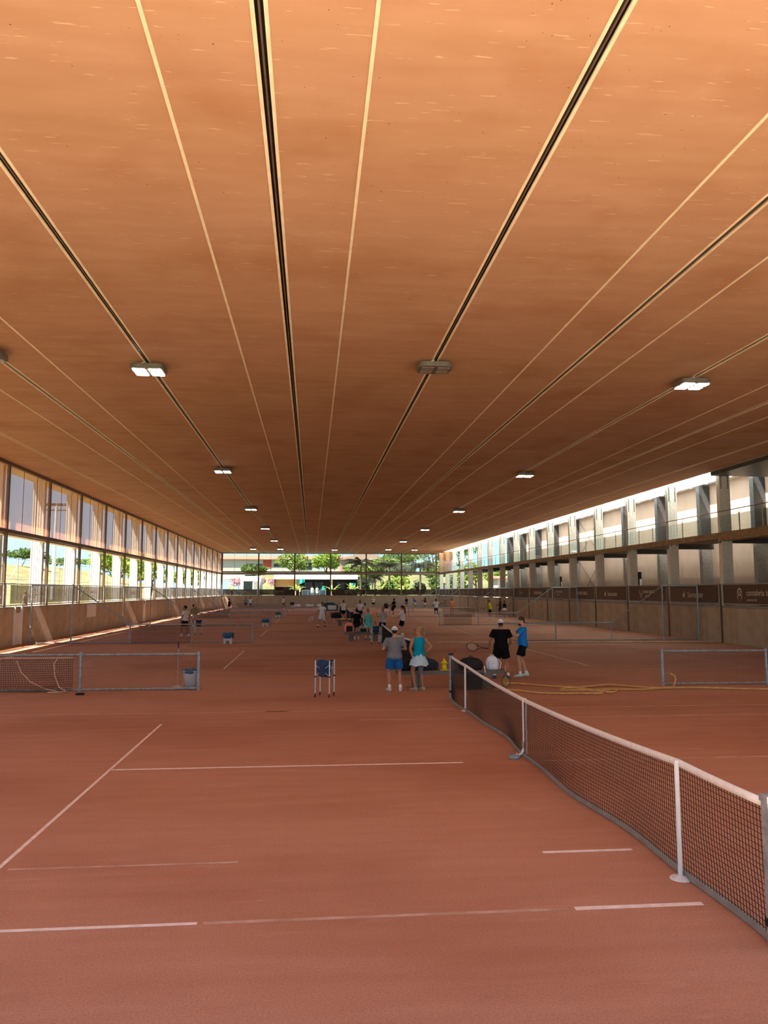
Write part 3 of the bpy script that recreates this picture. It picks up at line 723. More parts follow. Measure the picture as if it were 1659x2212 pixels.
for s in ((-1, -1), (1, -1), (1, 1), (-1, 1)): pb.tube([(s[0] * 0.8, s[1] * 0.8, -0.5), (s[0] * 0.15, s[1] * 0.15, 7.5)], 0.06, 5)
for z in range(1, 7): k = 0.8 - 0.09 * z; pb.tube([(-k, -k, z), (k, -k, z + 0.9)], 0.04, 5).tube([(k, -k, z), (-k, -k, z + 0.9)], 0.04, 5)
pb.build('lattice', 'steel_grey', t)
for z in (5.2, 6.6): MB().tube([(-2.2, 0, z), (2.2, 0, z)], 0.06, 5).build('cross_arm', 'steel_grey', t)

# ------------------------------------------------------------------ banners
AX = {'right': Matrix(((0, 0, -1), (-1, 0, 0), (0, 1, 0))), 'left': Matrix(((0, 0, 1), (1, 0, 0), (0, 1, 0))), 'back': Matrix(((1, 0, 0), (0, 0, -1), (0, 1, 0)))}
def bull(mb, s, cx=0.0):
    """two curved horns over a narrow head"""
    for k in (-1, 1):
        mb.add([(cx + k*0.02*s, -0.42*s, .004), (cx + k*0.10*s, -0.05*s, .004), (cx + k*0.26*s, 0.08*s, .004), (cx + k*0.34*s, 0.42*s, .004), (cx + k*0.44*s, 0.30*s, .004), (cx + k*0.36*s, 0.0, .004), (cx + k*0.16*s, -0.14*s, .004), (cx + k*0.09*s, -0.5*s, .004)],
               [(0, 1, 6, 7), (1, 2, 5, 6), (2, 3, 4, 5)])
def flame(mb, s, cx=0.0):
    pts = [(0, .5), (.06, .3), (.2, .1), (.3, -.12), (.24, -.36), (0, -.45), (-.24, -.36), (-.3, -.12), (-.18, .08), (-.14, -.05), (-.03, .2)]
    mb.add([(cx + x * s, y * s, .004) for x, y in pts], [tuple(range(len(pts)))[::-1]])
def seed_logo(mb, s, cx=0.0):
    n = 20; vs = []; fs = []
    for i in range(n + 1):
        a = 2 * math.pi * i / n
        for r in (0.17, 0.30): vs.append((cx + r * s * math.cos(a), 0.15 * s + r * s * math.sin(a), .004))
    for i in range(n): fs.append((2*i, 2*i+1, 2*i+3, 2*i+2))
    mb.add(vs, fs); mb.add([(cx + 0.08 * s * math.cos(6.283 * i / 10), 0.15 * s + 0.08 * s * math.sin(6.283 * i / 10), .004) for i in range(10)], [tuple(range(10))])
    for k in (-1, 1): mb.add([(cx + k*.3*s, -.05*s, .004), (cx + k*.34*s, -.2*s, .004), (cx + k*.14*s, -.5*s, .004), (cx + k*.2*s, -.25*s, .004)], [(0, 1, 2, 3)])
def banner(label, side, pos, w, h, m, pm, design, group=None):
    root = thing('banner', label, 'banner', pos, 0, group); root.rotation_euler = AX[side].to_euler()
    MB().box(-w/2, w/2, -h/2, h/2, -0.006, 0.0).build('cloth', m, root)
    if side == 'right':
        for z in (-h/2 - 0.03, h/2 + 0.05): MB().tube([(-w/2 - .1, z, 0.0), (w/2 + .1, z, 0.0)], 0.028, 8).build('rail', 'steel_grey', root)
        for x in (-w/2 - .08, w/2 + .08): MB().tube([(x, -h/2 - .05, 0), (x, h/2 + .05, 0)], 0.028, 8).build('rail', 'steel_grey', root)
    def tx(s, size, x, y, b=0.0):
        inst(text_mesh(s, size, pm, b), 'lettering', root, (x, y, 0.004))
    lm = MB()
    if design == 'santander': tx('Santander', 0.44, 0.28, -0.06, 0.006); flame(lm, 0.5, -1.05)
    elif design == 'rafa': tx('RAFA NADAL', 0.27, 0.38, 0.1, 0.004); tx('ACADEMY', 0.16, 0.08, -0.17); bull(lm, 0.62, -0.85); 
    elif design == 'richard': tx('RICHARD MILLE', 0.36, 0, -0.02, 0.006)
    elif design == 'cantabria': tx('cantabria labs', 0.42, 0.55, 0.06, 0.004); tx('celebrate life', 0.17, -0.15, -0.28); seed_logo(lm, 0.7, -1.2)
    elif design == 'bull': bull(lm, 0.62, -0.3); tx('Rafa', 0.24, 0.4, -0.02)
    elif design == 'bullonly': bull(lm, 0.66, 0)
    if lm.v: lm.build('emblem', pm, root)
    return root
BW = PITCH - 0.5
RB = [(6, 'cantabria', 'brown banner with the cantabria labs seed emblem on the right wall railing'), (7, 'santander', 'brown Santander banner next to the cantabria labs banner'), (8, 'rafa', 'brown RAFA NADAL banner between two Santander banners'),
      (9, 'santander', 'brown Santander banner next to a RICHARD MILLE banner'), (10, 'richard', 'brown RICHARD MILLE banner next to a Santander banner'), (11, 'rafa', 'brown RAFA NADAL banner between two RICHARD MILLE banners'),
      (12, 'richard', 'brown RICHARD MILLE banner beside a horned emblem banner')]
for i, d, lab in RB: banner(lab, 'right', (XR - 0.035, YK[i] + PITCH / 2, 2.53), BW, 0.94, 'banner_right', 'print_pale', d)
for i in range(13, 22): banner('brown banner with a pale horned emblem on the right wall railing', 'right', (XR - 0.035, YK[i] + PITCH / 2, 2.53), BW, 0.94, 'banner_right', 'print_pale', 'bull' if i % 2 else 'bullonly', 'horned emblem banners on the right railing')
for i in range(6, 22):
    if i == 12: continue
    d = {7: 'santander', 8: 'bull', 9: 'rafa', 11: 'richard', 14: 'bull'}.get(i)
    lab = {7: 'sunlit brown mesh banner with faint Santander print on the left railing', 9: 'brown mesh banner with faint RAFA NADAL print on the left railing', 11: 'brown mesh banner with faint RICHARD MILLE print on the left railing',
           8: 'brown mesh banner with a horned emblem beside the Santander mesh', 14: 'brown mesh banner with a horned emblem far along the left railing'}.get(i, 'plain brown see-through mesh banner on the left wall railing')
    w = BW if i != 7 else BW - 0.6
    banner(lab, 'left', (XL + 0.03, YK[i] + PITCH / 2 + (0.25 if i == 7 else 0), 2.52), w, 0.92, 'banner_left', 'print_left', d, None if d else 'plain mesh banners on the left railing')
for i in range(6):
    d = 'rafa' if i in (0, 1) else ('bull' if i in (3,) else None)
    if i == 2: continue
    lab = {0: 'dark mesh banner with RAFA NADAL print under the white kiosk', 1: 'dark mesh banner with RAFA NADAL print beside a banana plant', 3: 'dark mesh banner with a faint horned emblem on the far wall'}.get(i, 'plain dark mesh banner below the palms on the far wall')
    banner(lab, 'back', ((fx[i] + fx[i + 1]) / 2, Y1 + 0.06, 2.52), fx[1] - fx[0] - 0.3, 0.92, 'banner_far', 'print_pale' if i == 0 else 'print_faint', d, None if d else 'plain mesh banners on the far wall')

# ------------------------------------------------------------------ chain-link dividers
def wires(x0, x1, h0, h1, cell=0.075, r=0.0022):
    """straight diagonal strands, clipped to a panel whose top runs from h0 at x0 to h1 at x1"""
    mb = MB(); H = max(h0, h1)
    def top(x): return h0 + (h1 - h0) * (x - x0) / (x1 - x0)
    n = int((x1 - x0 + H) / cell) + 1
    for i in range(n):
        for s in (1, -1):
            xa = x0 - H + i * cell if s == 1 else x0 + i * cell
            seg = [];
            for q in range(0, 25):
                z = H * q / 24; x = xa + s * z
                if x0 <= x <= x1 and z <= top(x): seg.append((x, 0.0, z))
            if len(seg) > 1: mb.tube([seg[0], seg[-1]], r, 3)
    return mb
wl_mesh = mm('chain_link', 'fence_wire')(wires(0, 3.1, 0.98, 0.98))
wt_mesh = mm('chain_link', 'fence_wire')(wires(0, 2.2, 2.95, 2.95, 0.09, 0.0045))
ws_mesh = mm('chain_link', 'fence_wire')(wires(0, 2.85, 0.98, 2.95, 0.09, 0.0035))
def divider(label, y, side):
    """side -1: from the walkway to the left wall, +1: to the right wall"""
    t = thing('divider_fence', label, 'fence', (-3.05 if side < 0 else 10.03, y, 0)); s = side
    xs = [0, 3.13, 6.26, 9.2, 11.22]
    n = 8
    for i, x in enumerate(xs):
        h = 1.0 if i < 3 else 3.0
        MB().tube([(s * x, 0, -0.02), (s * x, 0, h)], 0.038 if i else 0.045, n).build('fence_post', 'fence_steel', t)
        MB().lathe([(0.045, 0), (0.05, 0.02), (0.03, 0.05)], 8, (s * x, 0, h - 0.01)).build('post_cap', 'fence_steel', t)
    MB().tube([(0, 0, 0.97), (s * 6.26, 0, 0.97)], 0.03, n).build('top_rail', 'fence_steel', t)
    MB().tube([(s * 6.26, 0, 0.98), (s * 9.2, 0, 2.97)], 0.03, n).build('sloping_rail', 'fence_steel', t)
    MB().tube([(s * 9.2, 0, 2.97), (s * 11.22, 0, 2.97)], 0.03, n).build('top_rail', 'fence_steel', t)
    MB().tube([(0, 0, 0.05), (s * 11.22, 0, 0.05)], 0.026, n).build('bottom_rail', 'fence_steel', t)
    for a in (0, 3.13): inst(wl_mesh, 'chain_link', t, (s * a if s > 0 else -a - 3.1, 0, 0.0), kind='stuff')
    inst(wt_mesh, 'chain_link', t, (s * 9.1 if s > 0 else -11.35, 0, 0), kind='stuff')
    c = inst(ws_mesh, 'chain_link', t, (s * 6.3, 0, 0), kind='stuff'); c.scale = (s, 1, 1)
    return t
FY = [21.7 + 19.45 * k for k in range(6)]
LL = ['grey chain-link divider fence with the white bin at its end', 'grey chain-link divider fence behind the bucket with square blue cover and old net panel', 'chain-link divider fence next to the second blue covered bucket', 'chain-link divider fence next to the third blue covered bucket', 'far chain-link divider fence by the player in black shirt and white shorts', 'last chain-link divider fence before the far wall on the left']
RL = ['grey chain-link divider fence the yellow hose is tied to', 'grey chain-link divider fence behind the man in the blue shirt', 'chain-link divider fence with a dark net panel behind the man in black', 'chain-link divider fence next to the player in a white shirt with arms out', 'far chain-link divider fence by the woman in the dark red top', 'last chain-link divider fence before the far wall on the right']
for k, y in enumerate(FY):
    if k == 5: y = 118.6
    divider(LL[k], y, -1); divider(RL[k], y - 0.2, 1)
# old net panels hung on dividers
def hung_net(label, x0, x1, y, h=0.9, cell=0.07, bulge=0.0, m='old_net', r=0.0055):
    t = thing('hung_net', label, 'net', (x0, y, 0.04)); w = x1 - x0
    mb = MB(); nx = int(w / cell); nz = int(h / cell)
    def pt(x, z):
        b = bulge * math.exp(-((x - w * 0.78) / 0.5) ** 2) * (1 - z / h)
        return (x + b * 0.9 * math.sin(z * 6), -0.04 - b * 0.25, z)
    for i in range(nx + 1):
        x = w * i / nx; mb.tube([pt(x, h * q / 6) for q in range(7)], r, 3)
    for j in range(nz + 1):
        z = h * j / nz; mb.tube([pt(w * q / 16, z) for q in range(17)], r, 3)
    mb.build('netting', m, t, kind='stuff')
    MB().tube([(0, -0.04, h), (w, -0.04, h)], 0.014, 6).build('headband', 'rope', t)
    return t
t = hung_net('slack brown net hung on the divider fence with two loose ropes', -10.4, -6.35, FY[0] - 0.07, 0.86, 0.055, 0.5)
MB().tube([(2.6, -.06, .8), (2.75, -.1, .5), (3.0, -.12, .25), (3.4, -.14, .06), (3.75, -.2, -.01), (3.6, -.3, -.02)], 0.014, 6).build('rope', 'rope', t)
MB().tube([(3.65, -.06, .84), (3.58, -.1, .72), (3.62, -.12, .4), (3.75, -.14, .1), (3.95, -.2, 0), (3.7, -.3, -.02), (3.5, -.26, -.01)], 0.014, 6).build('rope', 'rope', t)
hung_net('dark net panel on the fence behind the man in the white shirt and cap', -9.2, -6.25, FY[1] - 0.06, 0.92, 0.06, 0, 'net_cord', 0.005)
hung_net('dark net panel on the fence behind the yellow shirted player', 10.4, 12.6, FY[2] - 0.3, 0.92, 0.06, 0, 'net_cord', 0.006)
hung_net('dark net panel low on the fence by the player in white shorts', -11.6, -8.4, FY[3] - 0.06, 0.92, 0.07, 0, 'net_cord', 0.007)
hung_net('dark net panel on the fence by the player with arms out', 13.6, 17.0, FY[3] - 0.3, 0.92, 0.07, 0, 'net_cord', 0.007)

# ------------------------------------------------------------------ tennis nets
def tennis_net(label, ya, yb, detail):
    """posts at ya (near) and yb (far)"""
    t = thing('tennis_net', label, 'net', (NETX, ya, 0)); L = yb - ya
    def top(y):
        if detail:
            P = [(0, 1.09), (1.46, 1.09), (6.86, 0.93), (11.62, 1.03), (L, 1.08)]
        else: P = [(0, 1.08), (L / 2, 0.9), (L, 1.08)]
        for (a, za), (b, zb) in zip(P[:-1], P[1:]):
            if a <= y <= b + 1e-6:
                q = (y - a) / (b - a); return za + (zb - za) * q - (0.028 if detail else 0.02) * (b - a) / 5 * 4 * q * (1 - q)
        return 1.08
    NA = 0.1 if detail else 0.06
    cell = 0.047 if detail else 0.075; r = 0.0036 if detail else 0.006
    def bulge(y, z): return (0.10 * math.sin(y * 0.9) + 0.05 * math.sin(y * 2.3 + 1)) * (1 - z) * (0.6 if z < 0.5 else 0.3) if detail else 0.0
    mb = MB(); ny = int(L / cell); nz = int(1.0 / cell); zb0 = 0.03
    for i in range(ny + 1):
        y = NA + (L - NA - 0.06) * i / ny; tp = top(y) - 0.05
        mb.tube([(bulge(y, q / 4), y, zb0 + (tp - zb0) * q / 4) for q in range(5)] if detail else [(0, y, zb0), (0, y, tp)], r, 3)
    ns = 60 if detail else 20
    for j in range(nz):
        q = j / nz
        mb.tube([(bulge(y, q), y, zb0 + (top(y) - 0.05 - zb0) * q) for y in [NA + (L - NA - 0.06) * k / ns for k in range(ns + 1)]], r, 3)
    mb.build('netting', 'net_cord', t, kind='stuff')
    # folded white headband
    rings = []
    for k in range(61):
        y = NA + (L - NA - 0.05) * k / 60; z = top(y); w = 0.016
        rings.append([(-w, y, z - 0.065), (-w * 0.8, y, z - 0.01), (0, y, z), (w * 0.8, y, z - 0.01), (w, y, z - 0.065)])
    MB().loft(rings).build('headband', 'white_tape', t, True)
    MB().loft([[(-.02, y, zb0 - .02), (-.02, y, zb0 + .03), (.02, y, zb0 + .03), (.02, y, zb0 - .02)] for y in [NA + (L - NA - 0.06) * k / 40 for k in range(41)]] if not detail else
              [[(bulge(y, 0) - .02, y, zb0 - .02), (bulge(y, 0) - .02, y, zb0 + .03), (bulge(y, 0) + .02, y, zb0 + .03), (bulge(y, 0) + .02, y, zb0 - .02)] for y in [NA + (L - NA - 0.06) * k / 40 for k in range(41)]]).build('bottom_tape', 'coping', t)
    for y in (0, L):
        p = MB().box(-0.045, 0.045, y - 0.045, y + 0.045, -0.02, 1.1).build('net_post', 'fence_steel', t)
        MB().box(-0.055, 0.055, y - 0.055, y + 0.055, 1.08, 1.13).build('post_cap', 'black' if (y or not detail) else 'fence_steel', p); MB().box(-0.05, 0.05, y - 0.06, y + 0.06, 0.16, 0.22).build('post_clamp', 'black', p)
        pass
    CY = 6.86 if detail else L / 2
    s = MB().box(-0.03, -0.018, CY - 0.026, CY + 0.026, 0.02, top(CY)).box(0.018, 0.03, CY - 0.026, CY + 0.026, 0.02, top(CY)).build('centre_strap', 'white_tape', t)
    if detail:
        MB().box(-0.04, -0.028, CY - .04, CY + .04, 0.14, 0.24).build('buckle', 'galvanised', s)
        MB().tube([(-.03, CY, .12), (-.06, CY - .02, .05), (-.13, CY - .05, .02), (-.16, CY - .05, .05)], 0.018, 6).build('strap_end', 'white_tape', s)
        for y in (1.46, 11.62):
            k = MB().tube([(-0.03, y, 0.02), (-0.03, y, top(y) - 0.01)], 0.022, 10).build('singles_stick', 'white_stick', t)
            MB().lathe([(0.1, 0), (0.09, 0.012), (0.03, 0.03)], 16, (-0.03, y, 0.0)).build('stick_foot', 'white_stick', k)
        MB().tube([(0, L - 0.06 - 0.1 * 0, .1), (0, L - .06, 1.0)], 0.012, 6).tube([(0, NA, .06), (0, NA, 1.0), (0, 0.05, 1.04)], 0.012, 6).build('side_cord', 'black', t)
        
    return t
NL = ['close tennis net with white band, singles sticks and centre strap', 'tennis net behind the man in grey and the woman in teal', 'tennis net with its post beside the wooden bench of balls', 'tennis net beside the two men in white shirts', 'small far tennis net beyond the men in white shirts', 'farthest tennis net in front of the far wall']
for k in range(6):
    if k == 0: tennis_net(NL[0], 5.765, 19.3, True)
    else: tennis_net(NL[k], 12.4 + 19.35 * k - 6.6, min(12.4 + 19.35 * k + 6.6, 125), False)

# ------------------------------------------------------------------ furniture and gear
def bench(label, x0, x1, y, z=0.47):
    t = thing('bench', label, 'bench', ((x0 + x1) / 2, y, 0)); w = (x1 - x0) / 2
    for k in range(3):
        yy = -0.17 + 0.125 * k
        MB().box(-w, w, yy, yy + 0.11, z - 0.035, z).build('slat', 'wood_bench', t)
    MB().box(-w + .05, w - .05, -0.15, -0.11, z - 0.11, z - 0.035).box(-w + .05, w - .05, 0.14, 0.18, z - 0.11, z - 0.035).build('frame', 'bench_steel', t)
    for sx in (-0.62, 0.62):
        p = MB()
        for q in range(3): p.box(sx * w - 0.12 + 0.085 * q, sx * w - 0.05 + 0.085 * q, -0.13, 0.13, -0.01, z - 0.11)
        p.box(sx * w - 0.13, sx * w + 0.2 - 0.05, -0.1, 0.1, 0.05, z - 0.11)
        p.build('leg', 'bench_steel', t)
    return t
bench('long wooden bench carrying a yellow cone and bags behind the net post', 2.35, 5.5, 21.75)
bench('wooden bench carrying the pink and black backpack', 1.75, 3.85, 42.0)
bench('wooden bench with yellow balls lying on top', 1.95, 3.3, 60.4)
bench('far bench with dark racket bags on top', 1.9, 3.0, 80.6)

def basket(label, x, y, rz, s=1.0, h=0.92):
    t = thing('ball_basket', label, 'ball basket', (x, y, 0), rz); a = 0.19 * s
    co = [(-a, -a), (a, -a), (a, a), (-a, a)]
    for px, py in co:
        l = MB().tube([(px, py, 0.1), (px, py, h)], 0.017, 8).build('leg', 'alu', t)
        MB().lathe([(0.022, 0), (0.022, 0.05)], 8, (px, py, 0.06)).lathe([(0.03, -0.012), (0.03, 0.012)], 12, (0, 0, 0), True).build('caster', 'black_rubber', l) if False else MB().tube([(px - 0.012, py - .02, 0.032), (px + 0.012, py - .02, 0.032)], 0.03, 12).build('caster', 'black_rubber', l)
        MB().tube([(px, py, 0.11), (px, py - .02, 0.032)], 0.012, 6).build('caster_fork', 'black', l)
        MB().lathe([(0.032, 0), (0.034, 0.03)], 10, (px, py, h - 0.42)).build('collar', 'black', l)
    # sack: open-topped fabric bag, sagging bottom
    rings = []
    for z, k in ((h - 0.42, 0.55), (h - 0.38, 0.8), (h - 0.3, 0.93), (h - 0.05, 0.97), (h, 1.0), (h - 0.01, 0.93), (h - 0.12, 0.88)):
        ring = []
        for j in range(24):
            th = 2 * math.pi * j / 24; e = 0.42
            x_ = math.copysign(abs(math.cos(th)) ** e, math.cos(th)); y_ = math.copysign(abs(math.sin(th)) ** e, math.sin(th))
            dip = -0.03 * (1 - abs(math.cos(2 * th + math.pi / 2))) if z > h - 0.06 else 0
            ring.append((x_ * a * 0.99 * k, y_ * a * 0.99 * k, z + dip))
        rings.append(ring)
    sk = MB().loft(rings).build('sack', 'navy', t, True)
    MB().rbox((-0.0, -a * 0.97 - 0.0, h - 0.26), (0.09, 0.025, 0.14), 0.05).build('pocket', 'bag_navy', sk)
    lg = MB().add([(a + .003, -.05, h - .22), (a + .003, .0, h - .22), (a + .003, .07, h - .1), (a + .003, .02, h - .1)], [(0, 1, 2, 3)])
    lg.add([(a + .003, .0, h - .08), (a + .003, .09, h - .08), (a + .003, .08, h - .05), (a + .003, .03, h - .04)], [(0, 1, 2, 3)]).build('emblem', 'white_tape', sk)
    for i in range(4):
        (x0, y0), (x1, y1) = co[i], co[(i + 1) % 4]; m = 1.05
        for za, zb in ((h - 0.4, h - 0.1), (h - 0.1, h - 0.4)):
            MB().tube([(x0 * m, y0 * m, za), (x1 * m, y1 * m, zb)], 0.007, 6).build('cross_brace', 'alu', t)
    return t
basket('blue ball basket on white wheeled legs standing alone on the clay', 0.36, 20.1, -20)
basket('blue ball basket on legs at the end of the backpack bench', 3.25, 39.3, 5, 1.05)
basket('blue ball basket beside the man in white shirt and dark cap', -6.95, 48.9, 15, 1.1)
basket('small far ball basket standing before the far wall', 8.1, 117.5, 10, 1.1)

def rounded_tub(r0, r1, h, n=24, e=0.6):
    rings = []
    for z, r in ((0, r0), (h * 0.97, r1), (h, r1 * 1.05), (h, r1 * 0.95), (h * 0.5, (r0 + r1) / 2 * 0.93)):
        rings.append([(math.copysign(abs(math.cos(6.2832*j/n)) ** e, math.cos(6.2832*j/n)) * r, math.copysign(abs(math.sin(6.2832*j/n)) ** e, math.sin(6.2832*j/n)) * r, z) for j in range(n)])
    return MB().loft(rings)
def cover(r, z0, z1, seed, n=28):
    rnd = random.Random(seed); rings = []
    ph = [rnd.random() * 0.5 for _ in range(n)]
    for z, k in ((z0, 1.10), ((z0 + z1) / 2, 1.12), (z1 - 0.02, 1.06), (z1, 0.8), (z1 - 0.02, 0.3)):
        rings.append([(math.cos(6.2832*j/n) * r * k * (1 + 0.07 * math.sin(j * 2.1)), math.sin(6.2832*j/n) * r * k * (1 + 0.07 * math.cos(j * 1.7)), z + (0.05 * ph[j] if z == z0 else 0.015 * math.sin(j * 1.3))) for j in range(n)])
    return MB().loft(rings)
t = thing('waste_bin', 'white plastic waste bin with a blue liner bag at the fence end', 'bin', (-3.3, 21.98, 0))
rounded_tub(0.155, 0.2, 0.5).build('tub', 'bin_white', t, True); cover(0.2, 0.42, 0.54, 3).build('liner_bag', 'blue_bag', t, True)
MB().box(-0.05, 0.05, -0.17, -0.15, 0.0, 0.03).build('pedal', 'black', t)
def stool(label, x, y, k):
    t = thing('ball_bucket', label, 'bucket', (x, y, 0))
    mb = MB(); w = 0.2
    mb.box(-w, w, -w, w, 0.16, 0.36)
    for sx in (-1, 1):
        for sy in (-1, 1): mb.add([(sx*w, sy*w, 0.16), (sx*0.08, sy*w, 0.16), (sx*0.08, sy*0.08, 0.16), (sx*w, sy*0.08, 0.16), (sx*w*1.05, sy*w*1.05, 0), (sx*0.11, sy*w*1.05, 0), (sx*0.11, sy*0.1, 0), (sx*w*1.05, sy*0.1, 0)], [(0,1,2,3),(7,6,5,4),(0,4,5,1),(1,5,6,2),(2,6,7,3),(3,7,4,0)])
    mb.build('tub', 'bin_white', t); cover(0.25, 0.28, 0.56, k).build('cover', 'blue_bag', t, True)
stool('white footed bucket under a blue cloth cover beside the second fence', -4.25, 40.5, 1)
stool('white footed bucket under a blue cloth cover beside the third fence', -3.5, 59.9, 2)
stool('small white bucket with blue cover beside the fourth fence', -3.35, 79.2, 4)
t = thing('ball_bucket', 'black and white bucket beside the far player in black shorts', 'bucket', (-2.9, 118.0, 0)); rounded_tub(0.3, 0.36, 0.6).build('tub', 'bin_white', t, True); MB().box(-.3, .3, -.3, .3, .6, 1.0).build('lid', 'black', t)
t = thing('court_broom', 'thin court broom leaning on the divider fence by the bin', 'broom', (-3.62, 21.78, 0))
MB().tube([(0, 0, 0.1), (0, 0.0, 1.12)], 0.012, 8).build('handle', 'steel_grey', t); MB().tube([(0, 0, 1.12), (0, 0, 1.3)], 0.017, 8).build('grip', 'black', t)
MB().box(-.06, .06, -.05, .05, 0.05, 0.12).box(-.13, -.08, -.03, .03, 0, .1).box(.08, .13, -.03, .03, 0, .1).box(-.13, .13, -.02, .02, .08, .11).build('brush_head', 'rope', t)
o = MB().lathe([(0.09, 0), (0.09, 0.05), (0.07, 0.05), (0.07, 0)], 24).build('tape_roll', 'tape_grey', None, True, (3.27, 12.45, 0.002)); tag(o, 'grey ring of tape lying on the clay beside the net strap', 'tape roll')
o = MB().rbox((0, 0, 0.03), (0.11, 0.04, 0.03), 0.02).build('black_strap', 'black', None, True, (-5.95, 20.95, 0)); tag(o, 'short black strap lying on the clay before the divider fence', 'strap')
for i, (x, y) in enumerate(((0.16, 72.4), (1.05, 70.6), (1.31, 68.6), (1.64, 70.4), (2.1, 71.2), (2.0, 66.7), (-5.6, 60), (7.0, 66))):
    o = MB().ell((0, 0, 0.06), (0.06, 0.06, 0.06), 12, 8).build('tennis_ball', 'white_tape' if i < 6 else 'ball_yellow', None, True, (x, y, 0))
    tag(o, 'tennis ball lying on the clay near the man in white', 'ball', 'tennis balls on the clay') if i < 6 else tag(o, ('lone yellow tennis ball on the clay left of the third fence end', 'lone yellow tennis ball beside the third net')[i - 6], 'ball')
for i, x in enumerate((2.35, 2.95)):
    o = MB().ell((0, 0, 0.05), (0.16, 0.1, 0.05), 12, 6).build('ball_heap', 'ball_yellow', None, True, (x, 60.4, 0.47)); tag(o, 'small heap of yellow tennis balls on the wooden bench', 'balls', 'ball heaps on the bench')
o = MB().lathe([(0.2, 0), (0.12, 0.02), (0.03, 0.03)], 14).build('marker_disc', 'green_plastic', None, True, (7.9, 47.4, 0.0)); tag(o, 'green marker disc lying on the clay behind the third net', 'marker')
# yellow cone
t = thing('yellow_cone', 'yellow plastic training cone with a flared cap on the bench', 'cone', (3.74, 21.72, 0.471))
MB().box(-0.13, 0.13, -0.1, 0.1, 0, 0.012).build('base_plate', 'yellow_plastic', t)
MB().lathe([(0.085, 0.012), (0.052, 0.2), (0.045, 0.2)], 20).build('cone_body', 'yellow_plastic', t, True)
MB().lathe([(0.115, 0.19), (0.06, 0.24), (0.02, 0.3), (0.008, 0.33)], 20).build('cap', 'yellow_plastic', t, True)
# bags
def backpack(label, x, y, z, m, m2, s=1.0, rz=0, lying=False):
    t = thing('backpack', label, 'bag', (x, y, z), rz)
    if lying:
        MB().rbag((0, 0, 0.16 * s), (0.33 * s, 0.2 * s, 0.165 * s)).build('bag_body', m, t, True)
        MB().rbox((0.05 * s, -0.18 * s, 0.12 * s), (0.18 * s, 0.05 * s, 0.09 * s), 0.05).build('pocket', m2, t, True)
    else:
        MB().rbag((0, 0, 0.21 * s), (0.2 * s, 0.15 * s, 0.215 * s)).build('bag_body', m, t, True)
        MB().rbox((0, -0.13 * s, 0.15 * s), (0.14 * s, 0.05 * s, 0.12 * s), 0.05).build('pocket', m2, t, True)
    h = (0.3 if lying else 0.4) * s
    MB().tube([(-0.06 * s, 0, h - 0.01), (-0.05 * s, 0, h + 0.05 * s), (0.05 * s, 0, h + 0.05 * s), (0.06 * s, 0, h - 0.01)], 0.012 * s, 6).build('handle', m2, t)
    MB().tube([(0.2 * s, 0.0, h * 0.85), (0.27 * s, -0.05, h * 0.5), (0.22 * s, -0.08, 0.02 * s)], 0.014 * s, 6).build('strap', m2, t)
    return t
BZ = 0.476
backpack('navy and black sports bag on the bench behind the woman in teal', 3.24, 21.75, BZ, 'bag_navy', 'bag_black', 1.0, 10, True)
backpack('black backpack on the bench behind the man in blue shorts', 2.62, 21.75, BZ, 'bag_black', 'bag_black', 0.85, -15)
backpack('black sports bag on the bench beside the pale blue backpack', 4.5, 21.75, BZ, 'bag_black', 'bag_black', 1.05, 8, True)
backpack('pale blue backpack at the end of the long bench', 5.12, 21.74, BZ, 'bag_white', 'bag_white', 0.9, 0)
backpack('pink and black patterned backpack on the second bench', 2.05, 42.0, BZ, 'bag_pink', 'bag_black', 1.25, 0)
backpack('grey soft bag lying on the second bench', 2.76, 42.0, BZ, 'bag_grey', 'bag_black', 0.95, 0, True)
backpack('dark bag hung at the near post of the third net', 3.95, 57.2, 0.0, 'bag_black', 'bag_white', 1.6, 0)
o = backpack('big dark blue racket bag on a stand behind the far bench', 1.95, 82.6, 0.64, 'bag_teal', 'bag_white', 2.6, 10, True)
backpack('black racket bag lying before the far bench', 2.55, 78.0, 0.0, 'bag_black', 'bag_black', 1.7, 0, True)
t = thing('black_crate', 'black crate standing behind the net below the black sports bag', 'crate', (4.45, 21.2, 0))
MB().add([(-.2,-.16,0),(.2,-.16,0),(.2,.16,0),(-.2,.16,0),(-.24,-.19,.42),(.24,-.19,.42),(.24,.19,.42),(-.24,.19,.42)], [(3,2,1,0),(4,5,6,7),(0,1,5,4),(1,2,6,5),(2,3,7,6),(3,0,4,7)]).build('body', 'black', t)
MB().box(-.25, .25, -.2, .2, .40, .43).build('rim', 'black_rubber', t)

